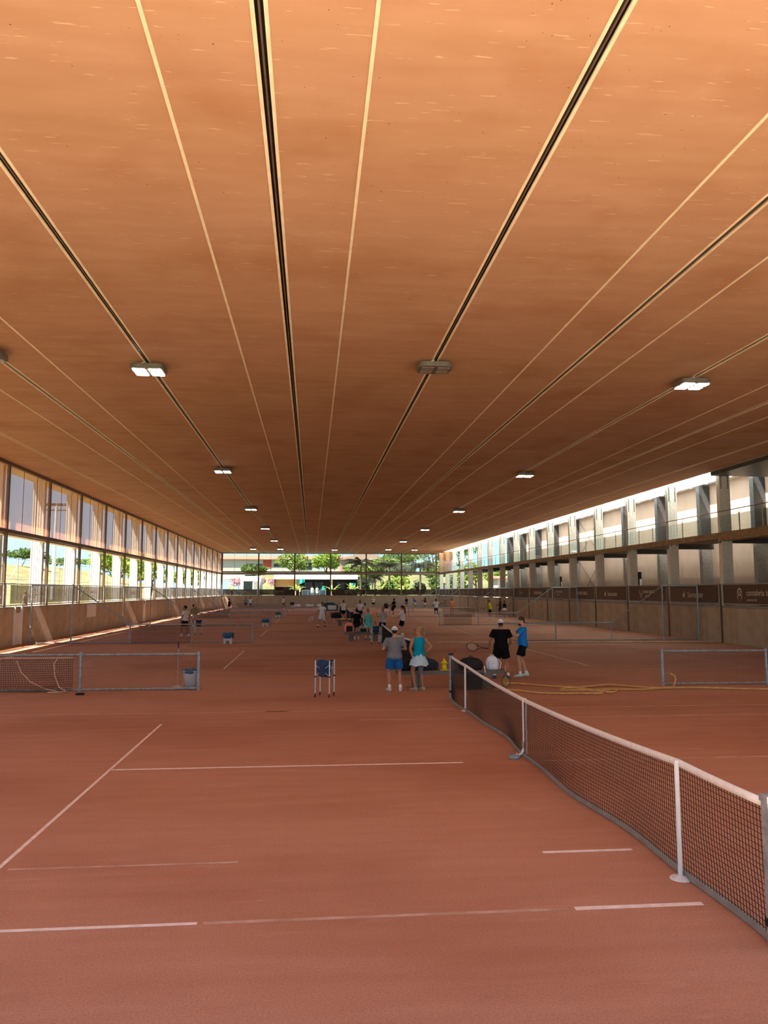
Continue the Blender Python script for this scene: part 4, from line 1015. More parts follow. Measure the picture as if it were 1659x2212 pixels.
def racket(name_label, loc, d, nrm, m='racket_black', grp='grip', s=1.0, strings='white_tape'):
    """d: direction from butt to head, nrm: normal of the string bed"""
    t = thing('tennis_racket', name_label, 'racket', loc)
    z = Vector(d).normalized(); y = Vector(nrm); y = (y - z * y.dot(z)).normalized(); x = y.cross(z)
    t.rotation_euler = Matrix((x, y, z)).transposed().to_euler()
    MB().tube([(0, 0, 0), (0, 0, 0.2 * s)], 0.017 * s, 8).build('handle', grp, t)
    MB().tube([(0, 0, 0.2 * s), (-0.01 * s, 0, 0.24 * s), (-0.07 * s, 0, 0.36 * s)], 0.009 * s, 6).tube([(0, 0, 0.2 * s), (0.01 * s, 0, 0.24 * s), (0.07 * s, 0, 0.36 * s)], 0.009 * s, 6).build('throat', m, t)
    MB().tube([(0.125 * s * math.cos(6.2832*i/28), 0, (0.51 + 0.17 * math.sin(6.2832*i/28)) * s) for i in range(28)], 0.011 * s, 6, True).build('hoop', m, t)
    st = MB()
    for k in range(-5, 6):
        q = k / 5.6; w = math.sqrt(max(0, 1 - q * q))
        st.tube([(0.125*s*q, 0, (0.51 - 0.17*w)*s), (0.125*s*q, 0, (0.51 + 0.17*w)*s)], 0.0014 * s, 3).tube([(-0.125*s*w, 0, (0.51 + 0.17*q)*s), (0.125*s*w, 0, (0.51 + 0.17*q)*s)], 0.0014 * s, 3)
    st.build('strings', strings, t, kind='stuff')
    return t
racket('racket with pale grip leaning head down on the bench by the crate', (4.82, 21.42, 0.6), (0.1, -0.35, -1), (0, -1, 0.3), 'racket_olive', 'white_tape', 0.9, 'ball_yellow')
racket('racket with tan grip leaning head down at the bench end', (5.42, 21.42, 0.62), (-0.06, -0.35, -1), (0, -1, 0.3), 'racket_black', 'grip', 0.9, 'ball_yellow')

# hoses
def smooth_path(pts, n=8):
    out = []; P = [Vector(p) for p in pts]
    for i in range(len(P) - 1):
        p0, p1, p2, p3 = P[max(0, i-1)], P[i], P[i+1], P[min(len(P)-1, i+2)]
        for k in range(n):
            t = k / n; out.append(0.5 * ((2*p1) + (p2-p0)*t + (2*p0-5*p1+4*p2-p3)*t*t + (3*p1-p0-3*p2+p3)*t**3))
    return out + [P[-1]]
hz = 0.028
HP = [(5.55, 22.2), (6.0, 22.1), (6.63, 21.5), (7.3, 21.12), (7.9, 21.35), (8.5, 21.6), (8.95, 21.2), (9.3, 20.86), (9.62, 20.757), (9.95, 20.9), (10.2, 21.2)]
hp = [(x, y, hz) for x, y in HP] + [(10.3, 21.3, 0.25), (10.16, 21.33, 0.36)]
o = MB().tube(smooth_path(hp), 0.028, 8).build('garden_hose', 'hose_yellow', None, True); tag(o, 'thick yellow hose running to the post of the right divider fence', 'hose')
HP2 = [(4.95, 20.86), (5.4, 20.6), (6.1, 20.0), (6.9, 19.8), (7.6, 19.85), (7.3, 20.15), (6.7, 20.5), (7.0, 20.68), (7.7, 20.55), (8.1, 20.2), (7.9, 20.0), (7.6, 20.3), (8.2, 20.62), (8.9, 20.4), (9.65, 20.7), (10.6, 20.62), (12.4, 20.2), (14.5, 20.0)]
o = MB().tube(smooth_path([(x, y, hz + 0.012 * (i % 2) + (0.03 if 5 <= i <= 12 and i % 2 else 0)) for i, (x, y) in enumerate(HP2)]), 0.026, 8).build('garden_hose', 'hose_yellow', None, True); tag(o, 'yellow hose with a loose coil lying across the clay behind the net', 'hose')
o = MB().tube(smooth_path([(6.4, 39.8, .04), (10, 39.6, .04), (15, 39.3, .04), (21.1, 38.9, .04)]), 0.035, 8).build('long_hose', 'pipe_cream', None, True); tag(o, 'long cream hose lying straight along the second right fence', 'hose')
# sacks by the far wall
for k, (x, w) in enumerate(((-2.6, 0.95), (-0.45, 0.85), (1.75, 1.0))):
    rnd = random.Random(k + 60); mb = MB(); cs = []
    for q in range(5): mb.ell((rnd.uniform(-w * .7, w * .7), rnd.uniform(-.2, .2), 0.24 + 0.1 * rnd.random()), (w * 0.42, 0.4, 0.26), 12, 8)
    o = mb.build('line_sack', 'sack_white', None, True, (x, 125.6 + 0.3 * k, 0.02)); rm = o.modifiers.new('r', 'REMESH'); rm.mode = 'VOXEL'; rm.voxel_size = 0.06
    tag(o, 'crumpled white sack lying before the far wall', 'sack', 'white sacks by the far wall')

# ------------------------------------------------------------------ people
def baked(mb, voxel, smooth_it=2, name='m', m=None):
    me0 = mb.mesh('tmp'); ob = bpy.data.objects.new('tmp', me0); COL.objects.link(ob)
    r = ob.modifiers.new('r', 'REMESH'); r.mode = 'VOXEL'; r.voxel_size = voxel; r.use_smooth_shade = True
    if smooth_it:
        s = ob.modifiers.new('s', 'SMOOTH'); s.factor = 0.5; s.iterations = smooth_it
    dg = bpy.context.evaluated_depsgraph_get()
    me = bpy.data.meshes.new_from_object(ob.evaluated_get(dg)); bpy.data.objects.remove(ob); bpy.data.meshes.remove(me0)
    me.name = name; me.materials.clear(); me.materials.append(M[m] if isinstance(m, str) else m)
    me.polygons.foreach_set('use_smooth', [True] * len(me.polygons))
    return me
def ik(a, b, l1, l2, bend):
    d = b - a; L = min(d.length, (l1 + l2) * 0.999); d = d.normalized()
    x = (l1 * l1 - l2 * l2 + L * L) / (2 * L); h = math.sqrt(max(0, l1 * l1 - x * x))
    n = (bend - d * bend.dot(d)).normalized(); return a + d * x + n * h
def person(label, x, y, yaw, h=1.76, skin='mid', shirt=None, shorts=None, skirt=None, dress=None, shoe='e8e4de', sock='f0eeea', hair='hair_dark', hairstyle='short',
           cap=None, cap_back=False, tank=False, feet=((-.11, 0, 0, 8), (.11, 0, 0, -8)), armL=None, armR=None, lean=0, twist=0, head=(0, 0), hip=0.0, fine=False, build=1.0, z=0.0,
           beard=None, glasses=False, brace=False, longshorts=False, mask=False, curl=(0.35, 0.35)):
    t = thing('person', label, 'person', (x, y, z), yaw); k = h / 1.76; vox = 0.008 if fine else 0.014
    V3 = Vector
    T = Matrix.Translation((0, hip * 0.0, 0)) ; HC = V3((0, 0, (0.95 + hip) * k))
    RT = Matrix.Rotation(R(twist), 3, 'Z') @ Matrix.Rotation(R(-lean), 3, 'X')
    def tp(p):
        q = V3(p) * k; q.x *= 1; return HC + RT @ (q - V3((0, 0, 0.95 * k)))
    def ring(z_, rx, ry, oy=0.0, n=20):
        return [tp((rx * math.cos(6.28319*j/n), oy + ry * math.sin(6.28319*j/n), z_)) for j in range(n)]
    b = build
    TOR = [(0.86, .12*b, .09*b, -.01), (0.93, .165*b, .115*b, -.015), (1.02, .155*b, .11*b, 0), (1.10, .14*b, .105*b, 0.005), (1.2, .15*b, .112*b, 0.008), (1.3, .172*b, .118*b, 0.01), (1.38, .182*b, .108*b, 0.0), (1.435, .15*b, .085, -.01), (1.475, .085, .065, -.015), (1.51, .058, .06, -.01), (1.56, .056, .06, 0.0)]
    body = MB(); body.loft([ring(*q) for q in TOR])
    # head
    HP_ = tp((0, 0.01, 1.545)); RH = RT @ Matrix.Rotation(R(head[0]), 3, 'Z') @ Matrix.Rotation(R(head[1]), 3, 'X')
    def hp(p): return HP_ + RH @ (V3(p) * k)
    hr = []
    for zz, rx, ry, oy in ((-.028, .03, .03, .055), (-.018, .045, .05, .035), (.005, .058, .075, .018), (.04, .066, .088, .006), (.08, .072, .095, 0), (.12, .075, .098, -.004), (.16, .072, .094, -.008), (.19, .058, .076, -.01), (.21, .036, .048, -.01), (.218, .012, .018, -.01)):
        hr.append([hp((rx * math.cos(6.28319*j/20), oy + ry * math.sin(6.28319*j/20), zz)) for j in range(20)])
    body.loft(hr)
    body.tube([hp((0, .088, .10)), hp((0, .103, .075)), hp((0, .112, .057)), hp((0, .09, .05))], [.008*k, .011*k, .015*k, .01*k], 8)      # nose
    for s in (-1, 1): body.ell(hp((s * .075, -.005, .085)), (.012*k, .02*k, .032*k), 8, 6, RH)                                   # ears
    body.ell(hp((0, .082, .118)), (.05*k, .018*k, .012*k), 10, 6, RH); body.ell(hp((0, .085, .018)), (.026*k, .016*k, .012*k), 10, 6, RH); body.ell(hp((0, .076, -.012)), (.028*k, .02*k, .016*k), 10, 6, RH)
    # arms
    arms = {}
    for side, A in ((-1, armL), (1, armR)):
        A = A or ((side * .16, 0.02, -1), (side * .04, .22, -1))
        sh = tp((side * .185 * b, -.005, 1.405)); u = (RT @ V3(A[0]).normalized()); f = (RT @ V3(A[1]).normalized())
        el = sh + u * .285 * k; wr = el + f * .25 * k
        body.tube([tp((side * .12, 0, 1.40)), sh, sh + u * .1 * k, sh + u * .2 * k, el, el + f * .06 * k, el + f * .14 * k, wr], [r * k * (0.9 + 0.1 * b) for r in (.05, .056, .052, .046, .04, .043, .037, .026)], 12)
        # hand: palm, four fingers, thumb at the side of the palm
        fw = RT @ V3((0, 1, 0)); up = RT @ V3((0, 0, 1)); w = fw if abs(f.dot(fw)) < .75 else up
        w = (w - f * w.dot(f)).normalized(); n = f.cross(w); inn = RT @ V3((-side, 0, 0)); n = n if n.dot(inn) >= 0 else -n
        cl = curl[0 if side < 0 else 1]
        pc = wr + f * .045 * k
        def pr(c, a_, b_): return [c + w * (a_ * math.cos(6.28319*j/10)) + n * (b_ * math.sin(6.28319*j/10)) for j in range(10)]
        body.loft([pr(wr - f * .01 * k, .024*k, .02*k), pr(wr + f * .03 * k, .036*k, .016*k), pr(wr + f * .075 * k, .041*k, .015*k), pr(wr + f * .095 * k, .037*k, .011*k)])
        for q, (o_, ln) in enumerate(((.031, .072), (.0105, .08), (-.0105, .075), (-.031, .06))):
            p = wr + f * .088 * k + w * o_ * k; pts = [p]; d = f.copy()
            for sgm in (0.45, 0.3, 0.25):
                d = (d * math.cos(cl) + n * math.sin(cl)).normalized(); p = p + d * ln * sgm * k; pts.append(p)
            body.tube(pts, [.0092*k, .0088*k, .0082*k, .0068*k], 6)
        p = wr + f * .025 * k + w * .03 * k; d1 = (w * .75 + f * .6 + n * .25).normalized(); d2 = (f * .85 + w * .3 + n * .4).normalized()
        body.tube([p, p + d1 * .035 * k, p + d1 * .035 * k + d2 * .03 * k, p + d1 * .035 * k + d2 * .052 * k], [.012*k, .011*k, .0095*k, .0075*k], 6)
        arms[side] = (sh, u, el, f, wr, wr + f * .08 * k)
    # legs
    legs = {}
    for side, F in ((-1, feet[0]), (1, feet[1])):
        hj = HC + V3((side * .09 * k, 0, -.03 * k)); an = V3((F[0] * k, F[1] * k, F[2] * k + .085 * k)); fy = Matrix.Rotation(R(F[3]), 3, 'Z') @ V3((0, 1, 0))
        kn = ik(hj, an, .44 * k, .425 * k, fy + V3((0, 0, 0.05)))
        th = (kn - hj); cf = an - kn
        back = -(fy - cf.normalized() * fy.dot(cf.normalized())).normalized() * .012 * k
        body.tube([hj + V3((0, 0, .04*k)), hj + th * .15, hj + th * .5, hj + th * .85, kn, kn + cf * .12 + back, kn + cf * .32 + back, kn + cf * .6 + back * .4, kn + cf * .88, an], [r * k * (0.85 + 0.15 * b) for r in (.08, .092, .078, .06, .054, .053, .058, .046, .034, .034)], 14)
        body.tube([an, an - V3((0, 0, .05 * k)) + fy * .03 * k, an - V3((0, 0, .06 * k)) + fy * .13 * k], [.036*k, .036*k, .026*k], 8)
        legs[side] = (hj, th, kn, cf, an, fy)
    o = inst(baked(body, vox, 2 if fine else 1, 'body', SK[skin]), 'body', t)
    if fine or True:
        for s in (-1, 1):
            MB().ell(hp((s * .031, .086, .092)), (.012*k, .008*k, .008*k), 8, 6, RH).build('eye', 'eye_dark', t, True)
        MB().ell(hp((0, .092, .018)), (.022*k, .008*k, .006*k), 8, 6, RH).build('mouth', 'lips', t, True)
    # clothes
    def torso_cloth(z0, z1, grow, m, name, sleeve=None, hemflare=0.0):
        mb = MB(); rr = []
        zs = [q for q in TOR if z0 < q[0] < z1]
        def at(z_):
            for q0, q1 in zip(TOR[:-1], TOR[1:]):
                if q0[0] <= z_ <= q1[0]:
                    f_ = (z_ - q0[0]) / (q1[0] - q0[0]); return tuple(a + (c - a) * f_ for a, c in zip(q0, q1))
            return TOR[0] if z_ < TOR[0][0] else TOR[-1]
        for q in [(z0,) + at(z0)[1:]] + zs + [(z1,) + at(z1)[1:]]:
            fl = hemflare * max(0, (1.2 - q[0]) / 0.3)
            rr.append(ring(q[0], q[1] * 1.04 + grow + fl, q[2] * 1.04 + grow + fl, q[3]))
        mb.loft(rr)
        if sleeve:
            for s in (-1, 1):
                sh, u, el = arms[s][:3]
                mb.tube([tp((s * .10, -.005, 1.395)), sh + u * .01, sh + u * .12 * k, sh + u * sleeve * k], [.066*k*b, .074*k*b, .068*k*b, .073*k*b], 14)
        return inst(baked(mb, vox * 1.1, 2, name, m), name, t)
    if shirt: torso_cloth(.88 if not tank else .93, 1.468 if not tank else 1.45, .016 if not tank else .01, cloth(shirt), 'tank_top' if tank else 't_shirt', None if tank else .19, .02)
    if shorts:
        mb = MB(); mb.loft([ring(z_, rx*b, ry*b, -.01) for z_, rx, ry in ((.83, .15, .115), (.9, .185, .135), (.98, .175, .125), (1.03, .162, .118))])
        e = 1.0 if longshorts else .72
        for s in (-1, 1):
            hj, th, kn = legs[s][:3]; mb.tube([hj + V3((0, 0, .03*k)), hj + th * .3, hj + th * .6 * e + th * .1, hj + th * e], [.1*k*b, .115*k*b, .112*k*b, .115*k*b], 14)
        inst(baked(mb, vox * 1.1, 2, 'shorts', cloth(shorts)), 'shorts', t)
    if skirt or dress:
        n = 40; rr = []
        z0 = .70 if skirt else .68
        for z_, g_ in ((1.04, 0), (.95, .02), (.88, .04), (z0 + .06, .065), (z0, .075)):
            w_ = .165 if z_ < 1 else .15
            rr.append([tp(((w_*b + g_) * math.cos(6.28319*j/n) * (1 + .06 * (1.04 - z_) * 3 * math.sin(j * 1.26)), -.01 + (w_ * .78*b + g_) * math.sin(6.28319*j/n) * (1 + .06 * (1.04 - z_) * 3 * math.sin(j * 1.26)), z_ + (.012 * math.sin(j * .8) if z_ == z0 else 0))) for j in range(n)])
        MB().loft(rr).build('skirt', cloth(skirt or dress), t, True)
        if skirt and fine:
            rr = []
            for z_, g_ in ((.86, .05), (.79, .075), (.73, .095), (.69, .105)):
                rr.append([tp(((.165 + g_) * math.cos(6.28319*j/n) * (1 + .05 * math.sin(j * 1.9)), -.01 + (.13 + g_) * math.sin(6.28319*j/n) * (1 + .05 * math.sin(j * 1.9)), z_ + (.02 * math.sin(j * .9) if z_ < .7 else 0))) for j in range(n)])
            MB().loft(rr, False).build('skirt_frill', cloth(skirt), t, True)
        if dress: torso_cloth(.95, 1.44, .012, cloth(dress), 'dress_top')
    # shoes and socks
    for s in (-1, 1):
        hj, th, kn, cf, an, fy = legs[s]; ux = V3((fy.y, -fy.x, 0)); g0 = V3((an.x, an.y, an.z - .085 * k))
        pit = 0.0
        def sr(d_, w_, z0_, z1_): return [g0 + fy * d_ * k + ux * (w_ * k * math.cos(6.28319*j/12)) + V3((0, 0, ((z0_ + z1_) / 2 + (z1_ - z0_) / 2 * math.sin(6.28319*j/12)) * k)) for j in range(12)]
        so_ = MB().loft([sr(-.075, .03, 0.002, .03), sr(-.06, .04, 0, .034), sr(.05, .045, 0, .032), sr(.14, .05, 0, .03), sr(.19, .035, .004, .03), sr(.205, .015, .012, .028)]).build('shoe', cloth(shoe), t, True)
        MB().loft([sr(-.07, .03, .02, .095), sr(-.04, .041, .02, .10), sr(.02, .043, .02, .10), sr(.07, .044, .02, .082), (sr(.13, .045, .018, .062)), sr(.175, .034, .018, .05), sr(.195, .014, .02, .036)]).build('upper', cloth(shoe), so_, True)
        if sock: MB().tube([an - V3((0, 0, .03*k)), an + V3((0, 0, .02*k)), an - cf * .2], [.043*k, .042*k, .046*k], 12).build('sock', cloth(sock), t, True)
    # hair and headwear
    if hairstyle != 'none':
        mb = MB(); mb.ell(hp((0, -.028, .105) if cap else (0, -.013, .148)), (.08*k, .085*k, .085*k) if cap else (.083*k, .1*k, .084*k), 16, 10, RH)
        if hairstyle in ('pony', 'long', 'bun'): mb.ell(hp((0, -.045, .09)), (.078*k, .07*k, .09*k), 12, 8, RH)
        if hairstyle == 'short': mb.ell(hp((0, -.05, .08)), (.07*k, .055*k, .07*k), 12, 8, RH)
        hm = inst(baked(mb, .010, 1, 'hair', hair), 'hair', t)
        if hairstyle == 'pony': MB().tube([hp((0, -.10, .15)), hp((0.01, -.16, .15)), hp((.02, -.175, .08)), hp((.015, -.165, -.02)), hp((.0, -.15, -.10))], [.02*k, .033*k, .036*k, .03*k, .008*k], 10).build('ponytail', hair, t, True)
        if hairstyle == 'long': MB().tube([hp((0, -.10, .12)), hp((0, -.15, .1)), hp((0, -.165, 0)), hp((0, -.17, -.15)), hp((0.02, -.18, -.3))], [.03*k, .04*k, .045*k, .042*k, .012*k], 10).build('ponytail', hair, t, True)
        if hairstyle == 'bun': MB().ell(hp((0, -.10, .19)), (.045*k, .045*k, .045*k), 12, 8).build('hair_bun', hair, t, True)
    if cap:
        s = -1 if cap_back else 1
        cb = MB(); rr = []
        for i in range(9):
            a = math.pi / 2 * i / 8.3; rr.append([hp((.088 * math.cos(a) * math.cos(6.28319*j/20), -.012 + .108 * math.cos(a) * math.sin(6.28319*j/20), .115 + .118 * math.sin(a))) for j in range(20)])
        cc = cb.loft(rr).build('cap', cloth(cap), t, True)
        mbb = MB(); n = 11; vs = []
        for j in range(n):
            a = math.pi * (j / (n - 1)); cx_ = math.cos(a) * .08; vs.append(hp((cx_, s * (.06 + .04 * math.sin(a)) - .01, .118))); vs.append(hp((cx_ * .9, s * (.07 + .115 * math.sin(a)) - .01, .10)))
        vs2 = [v + (RH @ V3((0, 0, .006))) for v in vs]; m_ = len(vs)
        fs = []
        for j in range(n - 1): fs += [(2*j, 2*j+1, 2*j+3, 2*j+2), (m_+2*j, m_+2*j+2, m_+2*j+3, m_+2*j+1), (2*j+1, m_+2*j+1, m_+2*j+3, 2*j+3)]
        mbb.add(vs + vs2, fs).build('cap_brim', cloth(cap), cc)
        if fine:
            MB().tube([hp((.05 * math.cos(a), -s * .113 + s * .0 - .0 - (-s) * 0.0 - s * 0.008, .128 + .03 * math.sin(a))) for a in [math.pi * q / 8 for q in range(9)]], .006*k, 6).build('cap_strap', 'black', cc)
    if beard:
        MB().ell(hp((0, .058, .005)), (.058*k, .055*k, .042*k), 14, 8, RH).build('beard', beard, t, True)
    if mask: MB().ell(hp((0, .07, .03)), (.058*k, .048*k, .042*k), 14, 8, RH).build('face_mask', 'black', t, True)
    if glasses:
        for s in (-1, 1): MB().tube([hp((s * .033 + .022 * math.cos(6.28319*q/12), .106, .092 + .018 * math.sin(6.28319*q/12))) for q in range(12)], .003*k, 6, True).tube([hp((s * .058, .10, .095)), hp((s * .08, .0, .098))], .003*k, 6).build('glasses', 'black', t)
    if brace:
        hj, th, kn, cf = legs[1][:4]; MB().tube([hj + th * .62, kn, kn + cf * .3], [.078*k, .066*k, .066*k], 14).build('knee_brace', cloth('6d757d'), t, True)
    t['_'] = 0; del t['_']
    return t, arms
def hold(arms_t, side, t):
    """world position of a hand"""
    return Matrix.Translation(t.location) @ Matrix.Rotation(t.rotation_euler.z, 4, 'Z') @ arms_t[side][5]

# the four people by the near bench
P1, a1 = person('man in grey t-shirt, blue shorts and white cap seen from behind', 2.26, 21.0, 0, 1.72, 'mid', shirt='74787c', shorts='1f5f9e', shoe='d9d2c8', cap='e9ecf2', hair='hair_dark', fine=True, build=1.1,
       armL=((-.42, .1, -1), (.35, .85, -.1)), armR=((.42, .1, -1), (-.35, .85, -.1)), feet=((-.14, .05, 0, 18), (.16, 0, 0, -12)), head=(-8, -6))
P2, a2 = person('blond woman in teal tank top and pale patterned skirt with a knee brace', 2.92, 21.0, 8, 1.74, 'tan', shirt='0e8ea6', tank=True, skirt='b3d0dc', shoe='b3a598', sock=None, hair='hair_blond', hairstyle='pony', fine=True,
       armL=((-.35, -.25, -1), (.35, .25, -1)), armR=((.75, -.3, -1), (-.75, .35, -.75)), feet=((-.1, .02, 0, 30), (.13, .06, 0, 14)), head=(62, 4), glasses=True, brace=True, curl=(.5, .5), build=.93)
P3, a3 = person('man in black t-shirt and shorts with a white backward cap', 5.87, 23.7, -12, 1.8, 'tan', shirt='121214', shorts='141416', shoe='2b5f9a', cap='e9ebee', hair='hair_dark', fine=True, build=1.18,
       armL=((-.4, .1, -1), (-.15, .5, -.75)), armR=((.35, .1, -1), (-.1, .8, -.4)), feet=((-.2, .0, 0, 14), (.2, -.05, 0, -10)), head=(-10, -4), curl=(1.0, .5))
P4, a4 = person('bearded man in bright blue t-shirt raising both open hands', 6.68, 24.15, 82, 1.86, 'light', shirt='1f7fd6', shorts='17171a', shoe='b9e3d4', hair='hair_brown', fine=True, beard='hair_brown',
       armL=((-.12, .75, -.75), (.1, .9, .55)), armR=((.15, .8, -.7), (-.15, .85, .6)), feet=((-.12, .1, 0, 10), (.13, -.12, 0, -6)), head=(6, -10), curl=(.12, .12))
p = hold(a3, -1, P3)
racket('black racket held out sideways by the man in black', p, (-1, -.12, .12), (0, -1, .35), 'racket_black', 'black', 1.05)
# around the second bench and net
person('woman in black top and dark shorts standing by the backpack bench', 2.52, 43.2, 10, 1.72, 'tan', shirt='17171a', dress=None, skirt='2a1e22', shoe='d9d2c8', hair='hair_dark', hairstyle='bun', armR=((.2, .2, -1), (.1, .6, -.8)))
P6, a6 = person('woman in turquoise dress holding a tote bag by the backpack bench', 3.14, 43.0, -5, 1.72, 'light', dress='52c3c6', shoe='3d6fa8', hair='hair_blond', hairstyle='pony', armL=((-.25, -.5, -1), (-.05, -.65, -.9)), armR=((.4, .1, -1), (.2, .4, -.9)), head=(10, -15), curl=(.9, .8))
t = thing('tote_bag', 'cream tote bag held by the woman in the turquoise dress', 'bag', hold(a6, -1, P6) - Vector((0, 0.0, 0.51)))
MB().loft([[(-.2, -.05, 0), (.2, -.05, 0), (.2, .05, 0), (-.2, .05, 0)], [(-.24, -.09, .2), (.24, -.09, .2), (.24, .09, .2), (-.24, .09, .2)], [(-.2, -.03, .42), (.2, -.03, .42), (.2, .03, .42), (-.2, .03, .42)]]).build('bag_body', 'tote_cream', t)
MB().tube([(-.12, 0, .41), (-.06, 0, .52), (.06, 0, .52), (.12, 0, .41)], 0.014, 6).build('handle', 'tote_cream', t)
p = hold(a6, 1, P6)
racket('yellow racket held by the woman in the turquoise dress', p, (.35, -.3, .75), (0, -1, .2), 'racket_yellow', 'lips', 1.1, 'racket_yellow')
person('blond woman in pale grey t-shirt with one arm raised behind the second net', 4.06, 44.0, 35, 1.8, 'tan', shirt='a9aab4', shorts='17171a', hair='hair_blond', hairstyle='bun', armL=((-.3, .5, -.8), (.2, .55, .7)), armR=((.3, .3, -.9), (-.6, .7, .2)))
P8, a8 = person('woman in white top and black cap with a long dark ponytail', 5.42, 46.0, 62, 1.82, 'light', shirt='e3e4ea', shorts='131315', cap='141417', hair='hair_dark', hairstyle='long', armL=((-.2, .4, -.9), (0, .8, -.3)), armR=((.25, -.05, -1), (.05, .15, -1)), build=.92)
p = hold(a8, 1, P8)
for k in range(3):
    o = MB().ell((0, 0, 0), (.035, .035, .035), 10, 8).build('tennis_ball', 'ball_yellow', None, True, p + Vector((.05 * (k - 1), -.07, .02 - .05 * (k % 2)))); tag(o, 'yellow ball in the hand of the woman in the black cap', 'ball', 'balls held by the woman in the black cap')
P9, a9 = person('man all in white with red shoes striding across the clay', 0.82, 58.6, 150, 1.84, 'tan', shirt='e6e8f0', shorts='e4e6ee', longshorts=True, shoe='a3241c', hair='hair_dark', armL=((-.3, -.3, -1), (-.1, .3, -1)), armR=((.45, .2, -1), (.5, .4, -.8)), feet=((-.1, -.28, 0.03, 0), (.12, .36, 0, 0)))
p = hold(a9, 1, P9)
racket('pale racket in the hand of the man all in white', p, (-.6, -.1, -.55), (0, -1, .3), 'white_tape', 'grip', 1.0)
person('man in white t-shirt and black mask leaning over the net', 4.35, 69.2, 165, 1.86, 'tan', shirt='dedfe2', shorts='1b1b1e', hair='hair_dark', mask=True, armR=((.5, .3, -1), (-.4, .6, -.6)), armL=((-.5, .2, -1), (.5, .6, -.5)), lean=8)
person('man in white t-shirt seen from behind beside the masked man', 2.95, 71.4, 20, 1.86, 'tan', shirt='e2e0e4', shorts='1b1b1e', hair='hair_dark', armL=((-.4, .3, -1), (.2, .9, -.2)))
person('far player in white bucket hat and white shirt before the far wall', 9.7, 121.5, 175, 1.8, 'tan', shirt='e4e2da', shorts='141416', cap='e8e4d8', hair='hair_dark', shoe='f0f0f0', armR=((.2, .4, -.9), (-.5, .6, .2)))
P13, a13 = person('man in black with one knee lifted holding a dark racket bag', 8.75, 81.8, 120, 1.9, 'dark', shirt='131315', shorts='1c1618', cap='111113', hair='hair_dark', shoe='e8e8e8', armR=((.2, .5, -.9), (.1, .9, -.2)), armL=((-.2, .6, -.8), (.2, .8, -.4)), feet=((-.1, .32, .38, 0), (.1, 0, 0, 0)))
p = hold(a13, 1, P13)
backpack('black bag held out in one hand by the man with a lifted knee', p.x - 0.31, p.y - 0.02, p.z - 0.3, 'bag_black', 'bag_black', 1.2, 0)
MB().tube([(-.25, -.15, 0), (-.25, -.15, .56), (.25, -.15, .56), (.25, -.15, 0)], 0.02, 6).tube([(-.25, .15, 0), (-.25, .15, .56), (.25, .15, .56), (.25, .15, 0)], 0.02, 6).box(-.28, .28, -.18, .18, .55, .58).build('folding_stool', 'steel_grey', None, loc=(1.95, 82.6, 0))
tag(bpy.data.objects['folding_stool'], 'folding stool under the big dark blue racket bag', 'stool').scale = (1.7, 1.5, 1.1)
person('far player in black shirt standing behind the last right fence', 14.9, 121.0, 0, 1.75, 'tan', shirt='17171a', shorts='6a3026', hair='hair_dark')
person('far player in royal blue shirt bending over', 16.2, 119.6, 60, 1.78, 'tan', shirt='2148a8', shorts='e4e2e2', hair='hair_dark', lean=35, armL=((-.1, .6, -.8), (0, .4, -.9)))
person('far woman in dark red top and white shorts', 17.3, 117.2, 30, 1.75, 'dark', shirt='5c2a20', shorts='e2ddd8', hair='hair_dark', hairstyle='long', tank=True, armL=((-.5, .5, -.7), (.0, .9, .1)))
P17, a17 = person('player in white t-shirt seen from behind with one arm held out', 13.2, 81.4, -8, 1.88, 'dark', shirt='dcdce0', shorts='141416', hair='hair_dark', shoe='e8e2dc', armR=((.95, .1, -.35), (.95, .2, -.15)), armL=((-.55, -.1, -.8), (.5, .2, -.8)))
p = hold(a17, 1, P17)
racket('black racket in the outstretched hand of the player in white', p, (.25, .1, .8), (0, -1, .2), 'racket_black', 'black', 1.15)
person('player in pale orange shirt standing on the clay', 16.2, 88.4, 160, 1.84, 'tan', shirt='d99a5e', shorts='c58a58', hair='hair_dark', shoe='1c1c1e', sock=None, armR=((.2, .1, -1), (-.1, .6, -.7)))
P19, a19 = person('player in yellow green shirt and black shorts holding a racket', 16.9, 72.2, 78, 1.86, 'tan', shirt='b5c81c', shorts='131315', hair='hair_dark', shoe='c8cc4a', armL=((-.2, .6, -.8), (.1, .9, -.3)), armR=((.2, .5, -.8), (-.1, .9, -.25)), feet=((-.14, .1, 0, 0), (.14, -.14, 0, 0)), lean=8)
p = hold(a19, -1, P19)
racket('grey racket held by the player in yellow green', p, (-.95, .05, -.05), (0, -.6, 1), 'racket_black', 'black', 1.1)
person('man in black standing behind the woman in white skirt', 20.1, 81.2, 60, 1.95, 'dark', shirt='17171a', shorts='17171a', hair='hair_dark', shoe='d8d8d8', armL=((-.3, .3, -.9), (.2, .8, -.4)))
P21, a21 = person('woman in black top and white skirt holding a dark racket', 19.9, 78.6, -20, 1.72, 'tan', shirt='141416', tank=True, skirt='ecebea', hair='hair_dark', hairstyle='bun', shoe='e8e8e6', armR=((.4, .4, -.8), (.4, .7, .3)), feet=((-.2, .05, 0, 10), (.22, -.05, 0, -10)))
p = hold(a21, 1, P21)
racket('dark racket held by the woman in the white skirt', p, (.6, .1, .6), (0, -1, .2), 'racket_black', 'black', 1.05)
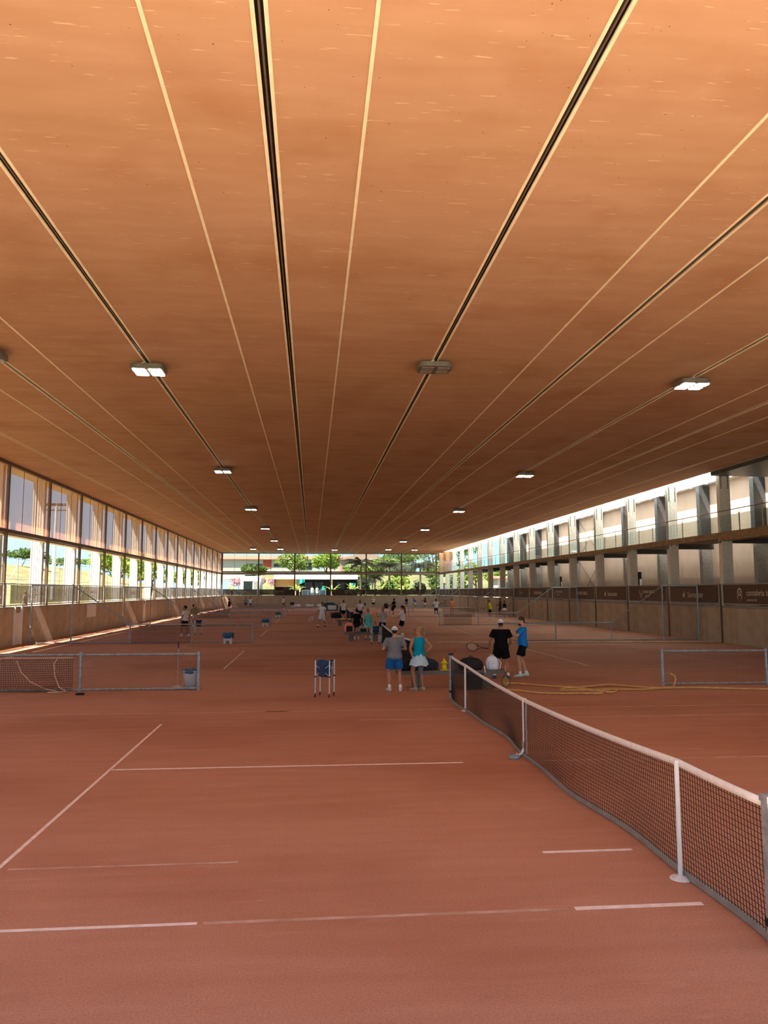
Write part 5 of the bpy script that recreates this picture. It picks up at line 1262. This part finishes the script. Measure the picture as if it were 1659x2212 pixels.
person('bearded man in white t-shirt and dark cap behind the left divider fence', -7.5, 47.2, 68, 1.82, 'tan', shirt='dcd8d4', shorts='151517', cap='26201c', hair='hair_dark', shoe='ece8e2', beard='hair_dark', armL=((-.2, .2, -1), (.05, .35, -1)), armR=((.25, -.3, -.9), (.1, -.1, -1)), feet=((-.12, .12, 0, 0), (.12, -.2, 0, 0)), build=1.05)
P23, a23 = person('player in olive shirt bending by the low left wall', -8.75, 59.6, 40, 1.72, 'tan', shirt='8a7a58', shorts='c8b89c', hair='hair_dark', lean=22, armL=((-.2, .6, -.8), (.1, .5, -.8)), armR=((.4, .5, .6), (.3, .4, .8)))
p = hold(a23, 1, P23)
racket('pale racket raised by the player in the olive shirt', p, (.1, .1, .9), (0, -1, .2), 'white_tape', 'grip', 1.0)
P24, a24 = person('player in black t-shirt and white shorts in a wide stance', -9.3, 89.2, -60, 1.84, 'tan', shirt='17171a', shorts='e6e2ea', longshorts=False, hair='hair_dark', shoe='e0dcd6', feet=((-.24, .1, 0, 8), (.3, -.1, 0, -8)), armL=((-.2, .5, -.8), (.3, .9, -.1)), armR=((.2, .5, -.8), (-.2, .9, -.2)))
p = hold(a24, 1, P24)
racket('racket held by the player in black shirt and white shorts', p, (.9, .1, .1), (0, -.6, 1), 'racket_black', 'black', 1.1)
person('far player in green shirt beside a player in white', -9.75, 116.8, 0, 1.78, 'tan', shirt='5f8a72', shorts='2a2a2c', hair='hair_dark')
person('far player in white shirt beside the player in green', -9.05, 116.4, -40, 1.78, 'dark', shirt='e2e4ea', shorts='3a3638', hair='hair_dark', armR=((.2, .5, -.8), (.2, .8, .2)))
person('far player in white shirt and black shorts near the last left fence', -4.2, 117.6, -70, 1.82, 'tan', shirt='dfe0e4', shorts='141416', hair='hair_dark', armL=((-.2, .4, -.9), (0, .9, 0)))
# outside, behind the glazing
person('person in pale shirt outside beside the small teal parasol', 0.1, 133.6, 170, 1.75, 'tan', shirt='dfeef0', shorts='8a98a0', hair='hair_dark', z=GZ)
person('person in mint shirt outside next to another in pale shirt', 0.95, 133.8, 190, 1.72, 'tan', shirt='bfe0d8', shorts='d8d8d4', hair='hair_dark', z=GZ)
person('person in pink shirt outside by the banana plant', -2.0, 134.6, 120, 1.62, 'tan', shirt='d9a8a0', shorts='2a2a2c', hair='hair_dark', z=GZ)
person('grey haired person outside behind the left mesh banner', -16.9, 47.6, -90, 1.5, 'mid', shirt='b4b8bc', shorts='55504a', hair='bag_grey', z=GZ - 0.55)
